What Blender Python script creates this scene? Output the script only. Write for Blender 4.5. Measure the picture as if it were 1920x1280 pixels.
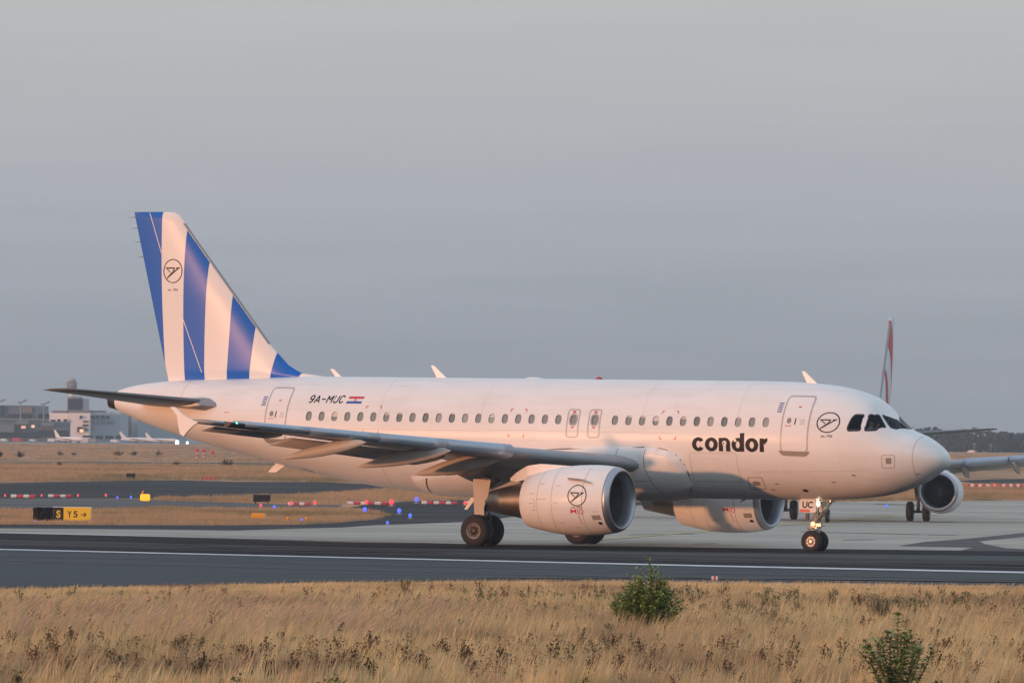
import bpy, bmesh, math, random
import numpy as np
from mathutils import Vector, Matrix, Euler

for o in list(bpy.data.objects):
    bpy.data.objects.remove(o, do_unlink=True)
scene = bpy.context.scene
COL = scene.collection
R = math.radians

# ------------------------------------------------------------------ camera
CX, CD, CH = 0.8621, 233.242, 3.9695          # main gear lateral / distance, eye height
YAW, PITCH = 0.50064, 0.003624                # heading of the near airliner
FPX, HOR, ROLL = 12355.67, 811.274, 0.010832  # focal length in px of a 1920 px frame, horizon row, roll
cam_d = bpy.data.cameras.new("camera")
cam = bpy.data.objects.new("camera", cam_d)
COL.objects.link(cam)
cam_d.sensor_width = 36.0
cam_d.lens = 36.0 * FPX / 1920.0
cam_d.clip_start = 1.0
cam_d.clip_end = 30000.0
CPIT = (HOR - 640.0) / FPX
cam.matrix_world = Matrix.Translation((0, 0, CH)) @ Matrix.Rotation(math.pi / 2 + CPIT, 4, 'X') @ Matrix.Rotation(ROLL, 4, 'Z')
scene.camera = cam

# ------------------------------------------------------------------ light
SUN_DIR = Vector((-0.845, -0.535, 0.0)).normalized()
SUN_EL = 2.6
sd = Vector((SUN_DIR.x * math.cos(R(SUN_EL)), SUN_DIR.y * math.cos(R(SUN_EL)), math.sin(R(SUN_EL))))
sun_d = bpy.data.lights.new("sun", 'SUN')
sun_d.energy = 2.65
sun_d.angle = R(1.5)
sun_d.color = (1.0, 0.42, 0.19)
sun = bpy.data.objects.new("sun", sun_d)
COL.objects.link(sun)
sun.location = (0, 0, 100)
sun.rotation_euler = (-sd).to_track_quat('-Z', 'Y').to_euler()

world = bpy.data.worlds.new("World")
scene.world = world
world.use_nodes = True
wn, wl = world.node_tree.nodes, world.node_tree.links
wn.clear()
w_out = wn.new('ShaderNodeOutputWorld')
w_bg = wn.new('ShaderNodeBackground')
w_sky = wn.new('ShaderNodeTexSky')
w_sky.sky_type = 'NISHITA'
w_sky.sun_disc = False
w_sky.sun_elevation = R(SUN_EL)
w_sky.sun_rotation = math.atan2(SUN_DIR.x, SUN_DIR.y)
w_sky.altitude = 100
w_sky.air_density = 1.3
w_sky.dust_density = 3.0
w_sky.ozone_density = 2.0
# dusk haze veil over the clear sky: elevation profile, the same all the way round
w_tc = wn.new('ShaderNodeTexCoord')
w_nrm = wn.new('ShaderNodeVectorMath'); w_nrm.operation = 'NORMALIZE'
w_sep = wn.new('ShaderNodeSeparateXYZ')
wl.new(w_tc.outputs['Generated'], w_nrm.inputs[0])
wl.new(w_nrm.outputs[0], w_sep.inputs[0])
w_mr = wn.new('ShaderNodeMapRange')
w_mr.inputs['From Min'].default_value = -0.02
w_mr.inputs['From Max'].default_value = 0.98
wl.new(w_sep.outputs['Z'], w_mr.inputs['Value'])
# faint long streaks of thin cloud
w_map = wn.new('ShaderNodeMapping')
w_map.inputs['Scale'].default_value = (5, 5, 70)
w_noise = wn.new('ShaderNodeTexNoise')
w_noise.inputs['Scale'].default_value = 3.0
w_noise.inputs['Detail'].default_value = 3.0
wl.new(w_nrm.outputs[0], w_map.inputs['Vector'])
wl.new(w_map.outputs[0], w_noise.inputs['Vector'])
w_ns = wn.new('ShaderNodeMath'); w_ns.operation = 'MULTIPLY_ADD'
w_ns.inputs[1].default_value = 0.022
w_ns.inputs[2].default_value = -0.011
wl.new(w_noise.outputs['Fac'], w_ns.inputs[0])
w_add = wn.new('ShaderNodeMath'); w_add.operation = 'ADD'
wl.new(w_mr.outputs[0], w_add.inputs[0])
wl.new(w_ns.outputs[0], w_add.inputs[1])
w_ramp = wn.new('ShaderNodeValToRGB')
cr = w_ramp.color_ramp
stops = [(0.0, (.30, .345, .40)), (.022, (.325, .37, .42)), (.030, (.353, .395, .437)), (.049, (.45, .485, .54)), (.069, (.525, .545, .57)),
         (.084, (.565, .59, .59)), (.16, (.76, .78, .76)), (.35, (.74, .84, .94)), (1.0, (.56, .70, .90))]
cr.elements[0].position = 0.0; cr.elements[0].color = (*stops[0][1], 1)
cr.elements[1].position = 1.0; cr.elements[1].color = (*stops[-1][1], 1)
for p_, c_ in stops[1:-1]:
    e_ = cr.elements.new(p_); e_.color = (*c_, 1)
wl.new(w_add.outputs[0], w_ramp.inputs[0])
w_mul = wn.new('ShaderNodeMix'); w_mul.data_type = 'RGBA'; w_mul.blend_type = 'MULTIPLY'
w_mul.inputs[0].default_value = 1.0
w_mul.inputs[7].default_value = (0.10, 0.10, 0.10, 1)
wl.new(w_sky.outputs[0], w_mul.inputs[6])
w_mix = wn.new('ShaderNodeMix'); w_mix.data_type = 'RGBA'; w_mix.blend_type = 'MIX'
w_mix.inputs[0].default_value = 0.86
wl.new(w_mul.outputs[2], w_mix.inputs[6])
wl.new(w_ramp.outputs[0], w_mix.inputs[7])
wl.new(w_mix.outputs[2], w_bg.inputs['Color'])
w_bg.inputs['Strength'].default_value = 1.0
wl.new(w_bg.outputs[0], w_out.inputs['Surface'])

vs = scene.view_settings
vs.view_transform = 'Standard'
try: vs.look = 'None'
except Exception: pass
vs.exposure = 0.0
vs.gamma = 1.0
vs.use_curve_mapping = False
scene.render.engine = 'CYCLES'
scene.cycles.use_denoising = True
scene.cycles.max_bounces = 6
scene.cycles.volume_bounces = 0
scene.cycles.transparent_max_bounces = 8

# ------------------------------------------------------------------ geometry of the view (only to find where things stand)
def ray(px, py):
    a, b = px - 960.0, py - 640.0
    c, s = math.cos(ROLL), math.sin(ROLL)
    u, w = c * a + s * b, -s * a + c * b
    cp, sp = math.cos(CPIT), math.sin(CPIT)
    return Vector((u / FPX, cp + (w / FPX) * sp, sp - (w / FPX) * cp))

GP = [(-5000, 0.0), (250, 0.0), (355, -0.78), (400, -0.78), (560, 0.0), (40000, 0.0)]
def gz(y):
    return float(np.interp(y, [g[0] for g in GP], [g[1] for g in GP]))

def at(px, py):
    d = ray(px, py)
    z = 0.0
    for _ in range(12):
        t = (z - CH) / d.z
        z = gz(t * d.y)
    return Vector((t * d.x, t * d.y, z))

def atd(px, py, dist):
    d = ray(px, py)
    t = dist / d.y
    return Vector((t * d.x, dist, CH + t * d.z))

# ------------------------------------------------------------------ materials
def mat(name, col, rough=0.6, metal=0.0, coat=0.0, var=0.0, vscale=3.0, bump=0.0, bscale=30.0, spec=0.5, emit=None, estr=0.0):
    m = bpy.data.materials.new(name)
    m.use_nodes = True
    nt = m.node_tree
    b = nt.nodes['Principled BSDF']
    b.inputs['Base Color'].default_value = (*col, 1)
    b.inputs['Roughness'].default_value = rough
    b.inputs['Metallic'].default_value = metal
    b.inputs['Coat Weight'].default_value = coat
    b.inputs['Coat Roughness'].default_value = 0.26
    b.inputs['Specular IOR Level'].default_value = spec
    if emit:
        b.inputs['Emission Color'].default_value = (*emit, 1)
        b.inputs['Emission Strength'].default_value = estr
    if var or bump:
        tc = nt.nodes.new('ShaderNodeTexCoord')
        n = nt.nodes.new('ShaderNodeTexNoise')
        n.inputs['Scale'].default_value = vscale
        n.inputs['Detail'].default_value = 5
        nt.links.new(tc.outputs['Object'], n.inputs['Vector'])
        if var:
            hs = nt.nodes.new('ShaderNodeHueSaturation')
            hs.inputs['Color'].default_value = (*col, 1)
            mr = nt.nodes.new('ShaderNodeMapRange')
            mr.inputs['From Min'].default_value = 0.25
            mr.inputs['From Max'].default_value = 0.75
            mr.inputs['To Min'].default_value = 1 - var
            mr.inputs['To Max'].default_value = 1 + var
            nt.links.new(n.outputs['Fac'], mr.inputs['Value'])
            nt.links.new(mr.outputs[0], hs.inputs['Value'])
            nt.links.new(hs.outputs[0], b.inputs['Base Color'])
        if bump:
            n2 = nt.nodes.new('ShaderNodeTexNoise')
            n2.inputs['Scale'].default_value = bscale
            n2.inputs['Detail'].default_value = 4
            nt.links.new(tc.outputs['Object'], n2.inputs['Vector'])
            bp = nt.nodes.new('ShaderNodeBump')
            bp.inputs['Strength'].default_value = bump
            bp.inputs['Distance'].default_value = 0.05
            nt.links.new(n2.outputs['Fac'], bp.inputs['Height'])
            nt.links.new(bp.outputs[0], b.inputs['Normal'])
    return m

M = {}
M['white'] = mat('white_paint', (.80, .80, .79), .5, 0, .14, .025, .8, .03, .9, .35)
M['white2'] = mat('white_paint_plain', (.72, .73, .74), .5, 0, .1, .04, 1.0, 0, 1, .35)
M['grey'] = mat('wing_grey', (.27, .28, .29), .42, 0, .1, .10, 1.2)
M['slat'] = mat('slat_grey', (.42, .48, .56), .30, .45, .2, .06, 2.0)
M['metal'] = mat('lip_metal', (.42, .44, .48), .42, .9, 0, .08, 4)
M['core'] = mat('core_cowl_metal', (.30, .26, .22), .38, .9, 0, .15, 3)
M['dark'] = mat('dark_metal', (.03, .03, .035), .5, .2)
M['duct'] = mat('intake_duct', (.10, .11, .125), .35, .3)
M['tailshade'] = mat('tailplane_shaded_grey', (.15, .15, .155), .45, 0, .1, .08, 1.5)  # darker than the light grey paint: underside shade put into the colour
M['flap'] = mat('flap_grey', (.50, .47, .44), .5, 0, 0, .1, 1.5)
M['fan'] = mat('fan_blades', (.085, .088, .094), .35, .7)
M['black'] = mat('black_print', (.010, .009, .009), .55, 0, 0, spec=.25)
M['line'] = mat('panel_line', (.44, .42, .42), .5)
M['linedark'] = mat('panel_gap', (.06, .06, .06), .6)
M['outline'] = mat('door_outline_grey', (.42, .42, .43), .4)
M['brown'] = mat('scuff_plate', (.30, .26, .23), .5)
M['red'] = mat('red_print', (.55, .05, .06), .4)
M['bluep'] = mat('blue_print', (.03, .09, .35), .4)
M['glass'] = mat('cabin_pane', (.24, .25, .245), .25, 0, .3)
M['glass2'] = mat('cabin_pane_pale', (.33, .34, .33), .25, 0, .3)  # paler and darker pane tints stand in for varied reflections
M['glass3'] = mat('cabin_pane_dark', (.17, .18, .185), .2, 0, .4)
M['shade'] = mat('window_shade', (.62, .61, .58), .5)
M['reveal'] = mat('window_reveal', (.40, .40, .39), .45)
M['inner'] = mat('cockpit_lining', (.02, .02, .022), .8)
M['tyre'] = mat('tyre_rubber', (.014, .014, .015), .75, 0, 0, .15, 6)
M['rim'] = mat('wheel_rim', (.42, .38, .36), .4, .5)
M['hub'] = mat('wheel_hub_dark', (.05, .045, .045), .5, .4)
M['strut'] = mat('gear_strut', (.50, .49, .47), .35, .3, 0, .1, 5)
M['strutd'] = mat('gear_strut_dirty', (.17, .16, .15), .5, .3, 0, .2, 5)
M['beige'] = mat('gear_door_paint', (.46, .42, .38), .5, 0, .0, .06, 3)
M['boot'] = mat('leading_edge_metal', (.30, .30, .31), .35, .7)
M['lampw'] = mat('lamp_white', (.9, .85, .7), .3, emit=(1, .80, .50), estr=6)
M['lampg'] = mat('lamp_green', (.1, .6, .35), .3, emit=(.12, 1, .5), estr=3.0)
M['lampr'] = mat('beacon_red', (.35, .01, .02), .25, 0, .5)
M['skin'] = mat('skin', (.50, .29, .20), .6)
M['shirt'] = mat('white_shirt', (.6, .6, .6), .8)
M['hair'] = mat('dark_hair', (.02, .015, .012), .7)

def glass_mat():
    m = bpy.data.materials.new('cockpit_glass')
    m.use_nodes = True
    nt = m.node_tree
    nt.nodes.remove(nt.nodes['Principled BSDF'])
    out = nt.nodes['Material Output']
    t = nt.nodes.new('ShaderNodeBsdfTransparent'); t.inputs[0].default_value = (.62, .66, .66, 1)
    g = nt.nodes.new('ShaderNodeBsdfGlossy'); g.inputs['Roughness'].default_value = .04
    g.inputs[0].default_value = (.34, .38, .42, 1)
    f = nt.nodes.new('ShaderNodeFresnel'); f.inputs[0].default_value = 1.5
    mx = nt.nodes.new('ShaderNodeMixShader')
    nt.links.new(f.outputs[0], mx.inputs[0]); nt.links.new(t.outputs[0], mx.inputs[1]); nt.links.new(g.outputs[0], mx.inputs[2])
    nt.links.new(mx.outputs[0], out.inputs['Surface'])
    return m
def weathered_skin(m):
    nt = m.node_tree; b = nt.nodes['Principled BSDF']; src = b.inputs['Base Color'].links[0].from_socket
    tc = nt.nodes.new('ShaderNodeTexCoord'); sp = nt.nodes.new('ShaderNodeSeparateXYZ'); cb = nt.nodes.new('ShaderNodeCombineXYZ')
    nt.links.new(tc.outputs['Object'], sp.inputs[0]); nt.links.new(sp.outputs['X'], cb.inputs['X']); nt.links.new(sp.outputs['Z'], cb.inputs['Y'])
    br = nt.nodes.new('ShaderNodeTexBrick'); br.offset = 0.5; br.inputs['Scale'].default_value = 1; br.inputs['Brick Width'].default_value = 2.13; br.inputs['Row Height'].default_value = .93
    br.inputs['Mortar Size'].default_value = .005; br.inputs['Color1'].default_value = (1, 1, 1, 1); br.inputs['Color2'].default_value = (.965, .965, .96, 1); br.inputs['Mortar'].default_value = (.84, .83, .82, 1)
    nt.links.new(cb.outputs[0], br.inputs['Vector'])
    mp = nt.nodes.new('ShaderNodeMapping'); mp.inputs['Scale'].default_value = (.5, 2, 3.2)
    nt.links.new(tc.outputs['Object'], mp.inputs[0])
    n = nt.nodes.new('ShaderNodeTexNoise'); n.inputs['Scale'].default_value = 1; n.inputs['Detail'].default_value = 6; nt.links.new(mp.outputs[0], n.inputs['Vector'])
    rp = nt.nodes.new('ShaderNodeValToRGB'); rp.color_ramp.elements[0].position = .34; rp.color_ramp.elements[0].color = (.955, .948, .938, 1); rp.color_ramp.elements[1].position = .52; rp.color_ramp.elements[1].color = (1, 1, 1, 1)
    nt.links.new(n.outputs['Fac'], rp.inputs[0])
    last = src
    for q in (br.outputs['Color'], rp.outputs[0]):
        mx = nt.nodes.new('ShaderNodeMix'); mx.data_type = 'RGBA'; mx.blend_type = 'MULTIPLY'; mx.inputs[0].default_value = 1
        nt.links.new(last, mx.inputs[6]); nt.links.new(q, mx.inputs[7]); last = mx.outputs[2]
    nt.links.new(last, b.inputs['Base Color'])
weathered_skin(M['white'])
M['cglass'] = glass_mat()

# ------------------------------------------------------------------ object helpers
def link_mesh(name, me, mats, parent=None, smooth=True):
    o = bpy.data.objects.new(name, me)
    COL.objects.link(o)
    if not isinstance(mats, (list, tuple)): mats = [mats]
    if not me.materials:
        for m in mats: me.materials.append(m)
    if smooth:
        me.polygons.foreach_set('use_smooth', [True] * len(me.polygons))
    if parent is not None: o.parent = parent
    return o

def from_bm(name, bm, mats, parent=None, smooth=False):
    me = bpy.data.meshes.new(name)
    bm.to_mesh(me); bm.free()
    return link_mesh(name, me, mats, parent, smooth)

def from_np(name, V, F, mats, parent=None, smooth=True, fm=None):
    me = bpy.data.meshes.new(name)
    me.from_pydata([tuple(map(float, v)) for v in V], [], [tuple(int(i) for i in f) for f in F])
    me.update()
    if fm is not None: me.polygons.foreach_set('material_index', [int(i) for i in fm])
    return link_mesh(name, me, mats, parent, smooth)

def tag(o, label=None, cat=None, group=None, kind=None):
    if label: o['label'] = label
    if cat: o['category'] = cat
    if group: o['group'] = group
    if kind: o['kind'] = kind
    return o

def empty(name, loc, rot=(0, 0, 0)):
    o = bpy.data.objects.new(name, None)
    COL.objects.link(o)
    o.empty_display_size = 0.5
    o.location = loc; o.rotation_euler = rot
    return o

def bm_box(bm, x0, x1, y0, y1, z0, z1, mi=0, bevel=0.0):
    r = bmesh.ops.create_cube(bm, size=1.0)
    vs_ = r['verts']
    for v in vs_:
        v.co = Vector(((x0 + x1) / 2 + v.co.x * (x1 - x0), (y0 + y1) / 2 + v.co.y * (y1 - y0), (z0 + z1) / 2 + v.co.z * (z1 - z0)))
    fs = {f for v in vs_ for f in v.link_faces}
    for f in fs: f.material_index = mi
    if bevel:
        es = list({e for v in vs_ for e in v.link_edges})
        r2 = bmesh.ops.bevel(bm, geom=es, offset=bevel, segments=1, affect='EDGES')
        for f in r2['faces']: f.material_index = mi

def bm_cyl(bm, a, b, r0, r1=None, seg=12, mi=0, caps=True):
    a, b = Vector(a), Vector(b)
    if r1 is None: r1 = r0
    d = b - a
    L = d.length
    mtx = Matrix.Translation((a + b) / 2) @ d.to_track_quat('Z', 'Y').to_matrix().to_4x4()
    r = bmesh.ops.create_cone(bm, cap_ends=caps, cap_tris=False, segments=seg, radius1=r0, radius2=r1, depth=L, matrix=mtx)
    for f in {f for v in r['verts'] for f in v.link_faces}:
        f.material_index = mi; f.smooth = len(f.verts) == 4

def bm_lathe(bm, prof, org, axis='Y', seg=32, mi=0):
    """prof: list of (a, r) along the axis"""
    rings = []
    for a, r in prof:
        ring = []
        for k in range(seg):
            t = 2 * math.pi * k / seg
            c, s = r * math.cos(t), r * math.sin(t)
            if axis == 'Y': co = (c, a, s)
            elif axis == 'X': co = (a, c, s)
            else: co = (c, s, a)
            ring.append(bm.verts.new(Vector(co) + Vector(org)))
        rings.append(ring)
    for i in range(len(rings) - 1):
        for k in range(seg):
            f = bm.faces.new((rings[i][k], rings[i][(k + 1) % seg], rings[i + 1][(k + 1) % seg], rings[i + 1][k]))
            f.material_index = mi; f.smooth = True
    return rings

# ------------------------------------------------------------------ fuselage surface
def pchip(x, X, Y):
    X = np.array(X, float); Y = np.array(Y, float); h = np.diff(X); d = np.diff(Y) / h
    m = np.zeros(len(X)); m[0] = d[0]; m[-1] = d[-1]
    for i in range(1, len(X) - 1):
        m[i] = 0 if d[i-1] * d[i] <= 0 else (h[i-1] + h[i]) * 3 / ((2 * h[i] + h[i-1]) / d[i-1] + (h[i] + 2 * h[i-1]) / d[i])
    i = np.clip(np.searchsorted(X, x) - 1, 0, len(h) - 1); t = (x - X[i]) / h[i]
    return (1+2*t)*(1-t)**2*Y[i] + t*(1-t)**2*h[i]*m[i] + t*t*(3-2*t)*Y[i+1] + t*t*(t-1)*h[i]*m[i+1]

WS = [0,.05,.15,.3,.6,1,1.5,2,2.5,3,4,5,6,22,24,26,28,30,31,32,33,33.7]
WV = [0,.24,.43,.61,.87,1.12,1.36,1.53,1.66,1.76,1.89,1.955,1.975,1.975,1.95,1.84,1.60,1.24,1.02,.78,.50,.26]
TS = [0,.05,.15,.3,.6,1,1.4,1.8,2.2,2.6,3.2,4,5,6.5,8,22,25,28,31,32,33,33.7]
TV = [3.26,3.42,3.55,3.69,3.90,4.11,4.25,4.48,4.855,5.25,5.526,5.719,5.833,5.891,5.9,5.9,5.895,5.789,5.691,5.602,5.449,5.24]
BS = [0,.05,.15,.3,.6,1,1.5,2,2.8,4,5.5,7.5,18,20,22,24,26,28,30,32,33,33.7]
BV = [3.22,3.09,2.98,2.87,2.66,2.434,2.239,2.078,1.942,1.843,1.81,1.78,1.76,1.804,1.929,2.215,2.591,3.043,3.483,4.022,4.375,4.64]
ZS = [0,1,2,3,4.5,6,21,24,27,30,33.7]
ZV = [3.25,3.38,3.5,3.64,3.78,3.83,3.83,3.9,4.1,4.4,4.92]
_ls = np.concatenate([np.linspace(0, 1, 1001)**2 * 0.6, np.linspace(.6, 33.7, 4000)[1:]])
_lw, _lt, _lb, _lz = (pchip(_ls, a, b) for a, b in ((WS, WV), (TS, TV), (BS, BV), (ZS, ZV)))
_lz = np.clip(_lz, _lb + .02 * _lw, _lt - .02 * _lw)
def prof(s):
    return (np.interp(s, _ls, _lw), np.interp(s, _ls, _lt), np.interp(s, _ls, _lb), np.interp(s, _ls, _lz))

S0 = 16.11     # station of the main gear: local origin of an airliner
def loc(s, y, z):
    """station aft of the nose, metres to starboard, height -> local coordinates"""
    a, b, c = np.broadcast_arrays(S0 - np.asarray(s, float), -np.asarray(y, float), np.asarray(z, float))
    return np.stack([a, b, c], -1)

def fusT_raw(s, t):
    w, zt, zb, zm = prof(s)
    c = np.cos(t)
    return loc(s, w * np.sin(t), np.where(c >= 0, zm + (zt - zm) * c, zm + (zm - zb) * c))

def with_normal(fn, u, v, du=.01, dv=.01, ref=None):
    u = np.asarray(u, float); v = np.asarray(v, float)
    P = fn(u, v)
    a = fn(u + du, v) - fn(u - du, v); b = fn(u, v + dv) - fn(u, v - dv)
    n = np.cross(a, b)
    n /= np.maximum(np.linalg.norm(n, axis=-1, keepdims=True), 1e-9)
    return P, n

def fusT(s, t):
    s = np.clip(np.asarray(s, float), .012, 33.68)
    P, n = with_normal(fusT_raw, s, t)
    w, zt, zb, zm = prof(s)
    out = P - loc(s, 0, zm)
    sg = np.sign((out * n).sum(-1, keepdims=True)); sg[sg == 0] = 1
    return P, n * sg

def z2t(s, z):
    w, zt, zb, zm = prof(s)
    r = np.where(z > zm, (z - zm) / (zt - zm), (z - zm) / (zm - zb))
    return np.arccos(np.clip(r, -1, 1))

def fusS(s, z):
    return fusT(s, z2t(s, z))

# ------------------------------------------------------------------ flat patterns laid on a surface
def poly2d(bm, pts):
    vs_ = [bm.verts.new((p[0], p[1], 0)) for p in pts]
    bm.faces.new(vs_)

def ribbon2d(bm, pts, wid, closed=False, asp=1.0):
    P = [np.array(p, float) for p in pts]
    n = len(P)
    L, Rr = [], []
    for i in range(n):
        a = P[(i - 1) % n] if (closed or i > 0) else P[i]
        b = P[(i + 1) % n] if (closed or i < n - 1) else P[i]
        d1 = P[i] - a; d2 = b - P[i]
        l1, l2 = np.linalg.norm(d1), np.linalg.norm(d2)
        d1 = d1 / l1 if l1 > 1e-9 else d2 / l2
        d2 = d2 / l2 if l2 > 1e-9 else d1
        t = d1 + d2
        t /= max(np.linalg.norm(t), 1e-9)
        nn = np.array([-t[1], t[0]])
        k = 1 / max(.5, abs(np.dot(nn, np.array([-d1[1], d1[0]]))))
        L.append(bm.verts.new((*(P[i] + nn * wid / 2 * k), 0)))
        Rr.append(bm.verts.new((*(P[i] - nn * wid / 2 * k), 0)))
    for i in range(n if closed else n - 1):
        j = (i + 1) % n
        bm.faces.new((L[i], L[j], Rr[j], Rr[i]))

def rounded(pts, rad, n=4):
    out = []
    N = len(pts)
    for i in range(N):
        p = np.array(pts[i], float); a = np.array(pts[i - 1], float); b = np.array(pts[(i + 1) % N], float)
        ra = min(rad, np.linalg.norm(a - p) * .45); rb = min(rad, np.linalg.norm(b - p) * .45)
        A = p + (a - p) / np.linalg.norm(a - p) * ra; B = p + (b - p) / np.linalg.norm(b - p) * rb
        for k in range(n + 1):
            t = k / n
            out.append(tuple((1-t)**2 * A + 2*t*(1-t) * p + t*t * B))
    return out

def grid_cut(bm, du, dv):
    if not bm.verts: return
    for ax, st in ((0, du), (1, dv)):
        if not st: continue
        lo = min(v.co[ax] for v in bm.verts); hi = max(v.co[ax] for v in bm.verts)
        k = math.floor(lo / st) + 1
        while k * st < hi:
            co = [0, 0, 0]; no = [0, 0, 0]
            co[ax] = k * st; no[ax] = 1
            bmesh.ops.bisect_plane(bm, geom=bm.verts[:] + bm.edges[:] + bm.faces[:], plane_co=co, plane_no=no, dist=1e-6)
            k += 1

def decal(name, bm, surf, off, m, parent, du=.25, dv=.12):
    grid_cut(bm, du, dv)
    if bm.verts:
        A = np.array([v.co[:2] for v in bm.verts])
        P, n = surf(A[:, 0], A[:, 1])
        P = P + n * off
        for v, q in zip(bm.verts, P): v.co = q
        bm.verts.index_update()
        flip = []
        for f in bm.faces:                       # faces look outwards
            f.normal_update()
            if sum(float(np.dot(f.normal, n[v.index])) for v in f.verts) < 0: flip.append(f)
        for f in flip: f.normal_flip()
    return from_bm(name, bm, m, parent, True)

def text_mesh(body, shear=0.0, bold=0.0, spacing=1.0):
    cu = bpy.data.curves.new('lettering', 'FONT')
    cu.body = body; cu.size = 1.0; cu.shear = shear; cu.offset = bold; cu.space_character = spacing
    cu.resolution_u = 4
    o = bpy.data.objects.new('lettering', cu)
    COL.objects.link(o)
    dg = bpy.context.evaluated_depsgraph_get()
    me = bpy.data.meshes.new_from_object(o.evaluated_get(dg))
    bpy.data.objects.remove(o, do_unlink=True)
    bpy.data.curves.remove(cu)
    return me

def text_bm(body, u0, u1, v0, v1, **k):
    """letters fitted to the box; u runs from u0 (first letter) to u1"""
    me = text_mesh(body, **k)
    bm = bmesh.new(); bm.from_mesh(me); bpy.data.meshes.remove(me)
    xs = [v.co.x for v in bm.verts]; ys = [v.co.y for v in bm.verts]
    x0, x1, y0, y1 = min(xs), max(xs), min(ys), max(ys)
    for v in bm.verts:
        v.co = Vector((u0 + (v.co.x - x0) / (x1 - x0) * (u1 - u0), v0 + (v.co.y - y0) / (y1 - y0) * (v1 - v0), 0))
    return bm

def ring2d(bm, cu, cv, a, b, ta, tb, t0=0, t1=360, n=28):
    pts = [(t0 + (t1 - t0) * k / n) for k in range(n + 1)]
    O = [bm.verts.new((cu + a * math.cos(R(t)), cv + b * math.sin(R(t)), 0)) for t in pts[:n if t1 - t0 >= 360 else n + 1]]
    I = [bm.verts.new((cu + (a - ta) * math.cos(R(t)), cv + (b - tb) * math.sin(R(t)), 0)) for t in pts[:len(O)]]
    m_ = len(O)
    for i in range(m_ if t1 - t0 >= 360 else m_ - 1):
        j = (i + 1) % m_
        bm.faces.new((O[i], O[j], I[j], I[i]))

# ------------------------------------------------------------------ lofted lifting surfaces
def airfoil(t, n=14, camber=.015):
    xs = [.5 * (1 - math.cos(math.pi * k / n)) for k in range(n + 1)]
    th = lambda x: 5 * t * (.2969 * math.sqrt(x) - .126 * x - .3516 * x * x + .2843 * x**3 - .1030 * x**4)
    ca = lambda x: camber * 4 * x * (1 - x)
    up = [(x, ca(x) + th(x)) for x in reversed(xs)]
    lo = [(x, ca(x) - th(x)) for x in xs[1:]]
    return up + lo

def loft(secs, closed_caps=True):
    V = np.concatenate(secs); n = len(secs[0]); F = []
    for i in range(len(secs) - 1):
        for k in range(n):
            j = (k + 1) % n
            F.append((i*n + k, i*n + j, (i+1)*n + j, (i+1)*n + k))
    if closed_caps:
        F.append(tuple(range(n - 1, -1, -1)))
        F.append(tuple((len(secs) - 1) * n + k for k in range(n)))
    return V, F

def wing_le(y): return 13.29 + .546 * (y - 6.4)
def wing_z(y): return 3.30 + .0854 * (y - 6.4)
def wing_te(y): return np.interp(y, [0, 2, 6.4, 16.9, 17.2], [17.0, 17.0, 17.1, 20.45, 20.55])
def wing_sec(y, sg, x0=0.0, x1=1.0, ds=0, dz=0, droop=0, fat=1.0):
    le, te = wing_le(y), wing_te(y)
    c = te - le
    t = np.interp(y, [1, 6.4, 17], [.122, .115, .10])
    tw = R(np.interp(y, [1, 6.4, 17], [3.6, 1.4, -.6]))
    out = []
    for x, z in airfoil(t * fat):
        xx = x0 + x * (x1 - x0)
        zz = z * c if (x0 == 0 and x1 == 1) else z * c * .75
        s = xx * c; 
        s2 = s * math.cos(tw) + zz * math.sin(tw); z2 = -s * math.sin(tw) + zz * math.cos(tw)
        out.append(loc(le + s2 + ds, sg * y, wing_z(y) + z2 + dz + .03 * c * math.sin(tw)))
    return np.array(out)

def plate_sec(y, sg, s0, z0, s1, z1, t):
    """a wedge section from leading edge (s0,z0) to trailing edge (s1,z1)"""
    a = np.array([s0, z0]); b = np.array([s1, z1]); d = b - a; L = np.linalg.norm(d); d /= L; n = np.array([-d[1], d[0]])
    out = []
    for x, z in airfoil(t, 8, 0):
        p = a + d * x * L + n * z * L
        out.append(loc(p[0], sg * y, p[1]))
    return np.array(out)

# ------------------------------------------------------------------ the airliner
ENG_Y, ENG_S, ENG_Z = 5.75, 9.58, 1.74
NAC = [(0.0, .955), (.03, 1.03), (.12, 1.09), (.22, 1.125), (.6, 1.18), (1.0, 1.205), (1.6, 1.205), (2.2, 1.17), (2.7, 1.09), (3.15, .99), (3.53, .90)]
def nac_axis(a):                 # the engine sits slightly nose-up
    return ENG_Z - .030 * (a - .5)
def nacS(y0):
    def f(s, z):
        s = np.asarray(s, float); z = np.asarray(z, float)
        def raw(s, z):
            a = s - ENG_S
            r = np.interp(a, [p[0] for p in NAC], [p[1] for p in NAC])
            h = z - nac_axis(a)
            return loc(s, y0 + np.sqrt(np.maximum(r * r - h * h, 1e-4)), z)
        P, n = with_normal(raw, s, z, .03, .01)
        sg = np.sign(-n[..., 1:2]); sg[sg == 0] = 1
        return P, n * sg
    return f

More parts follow.
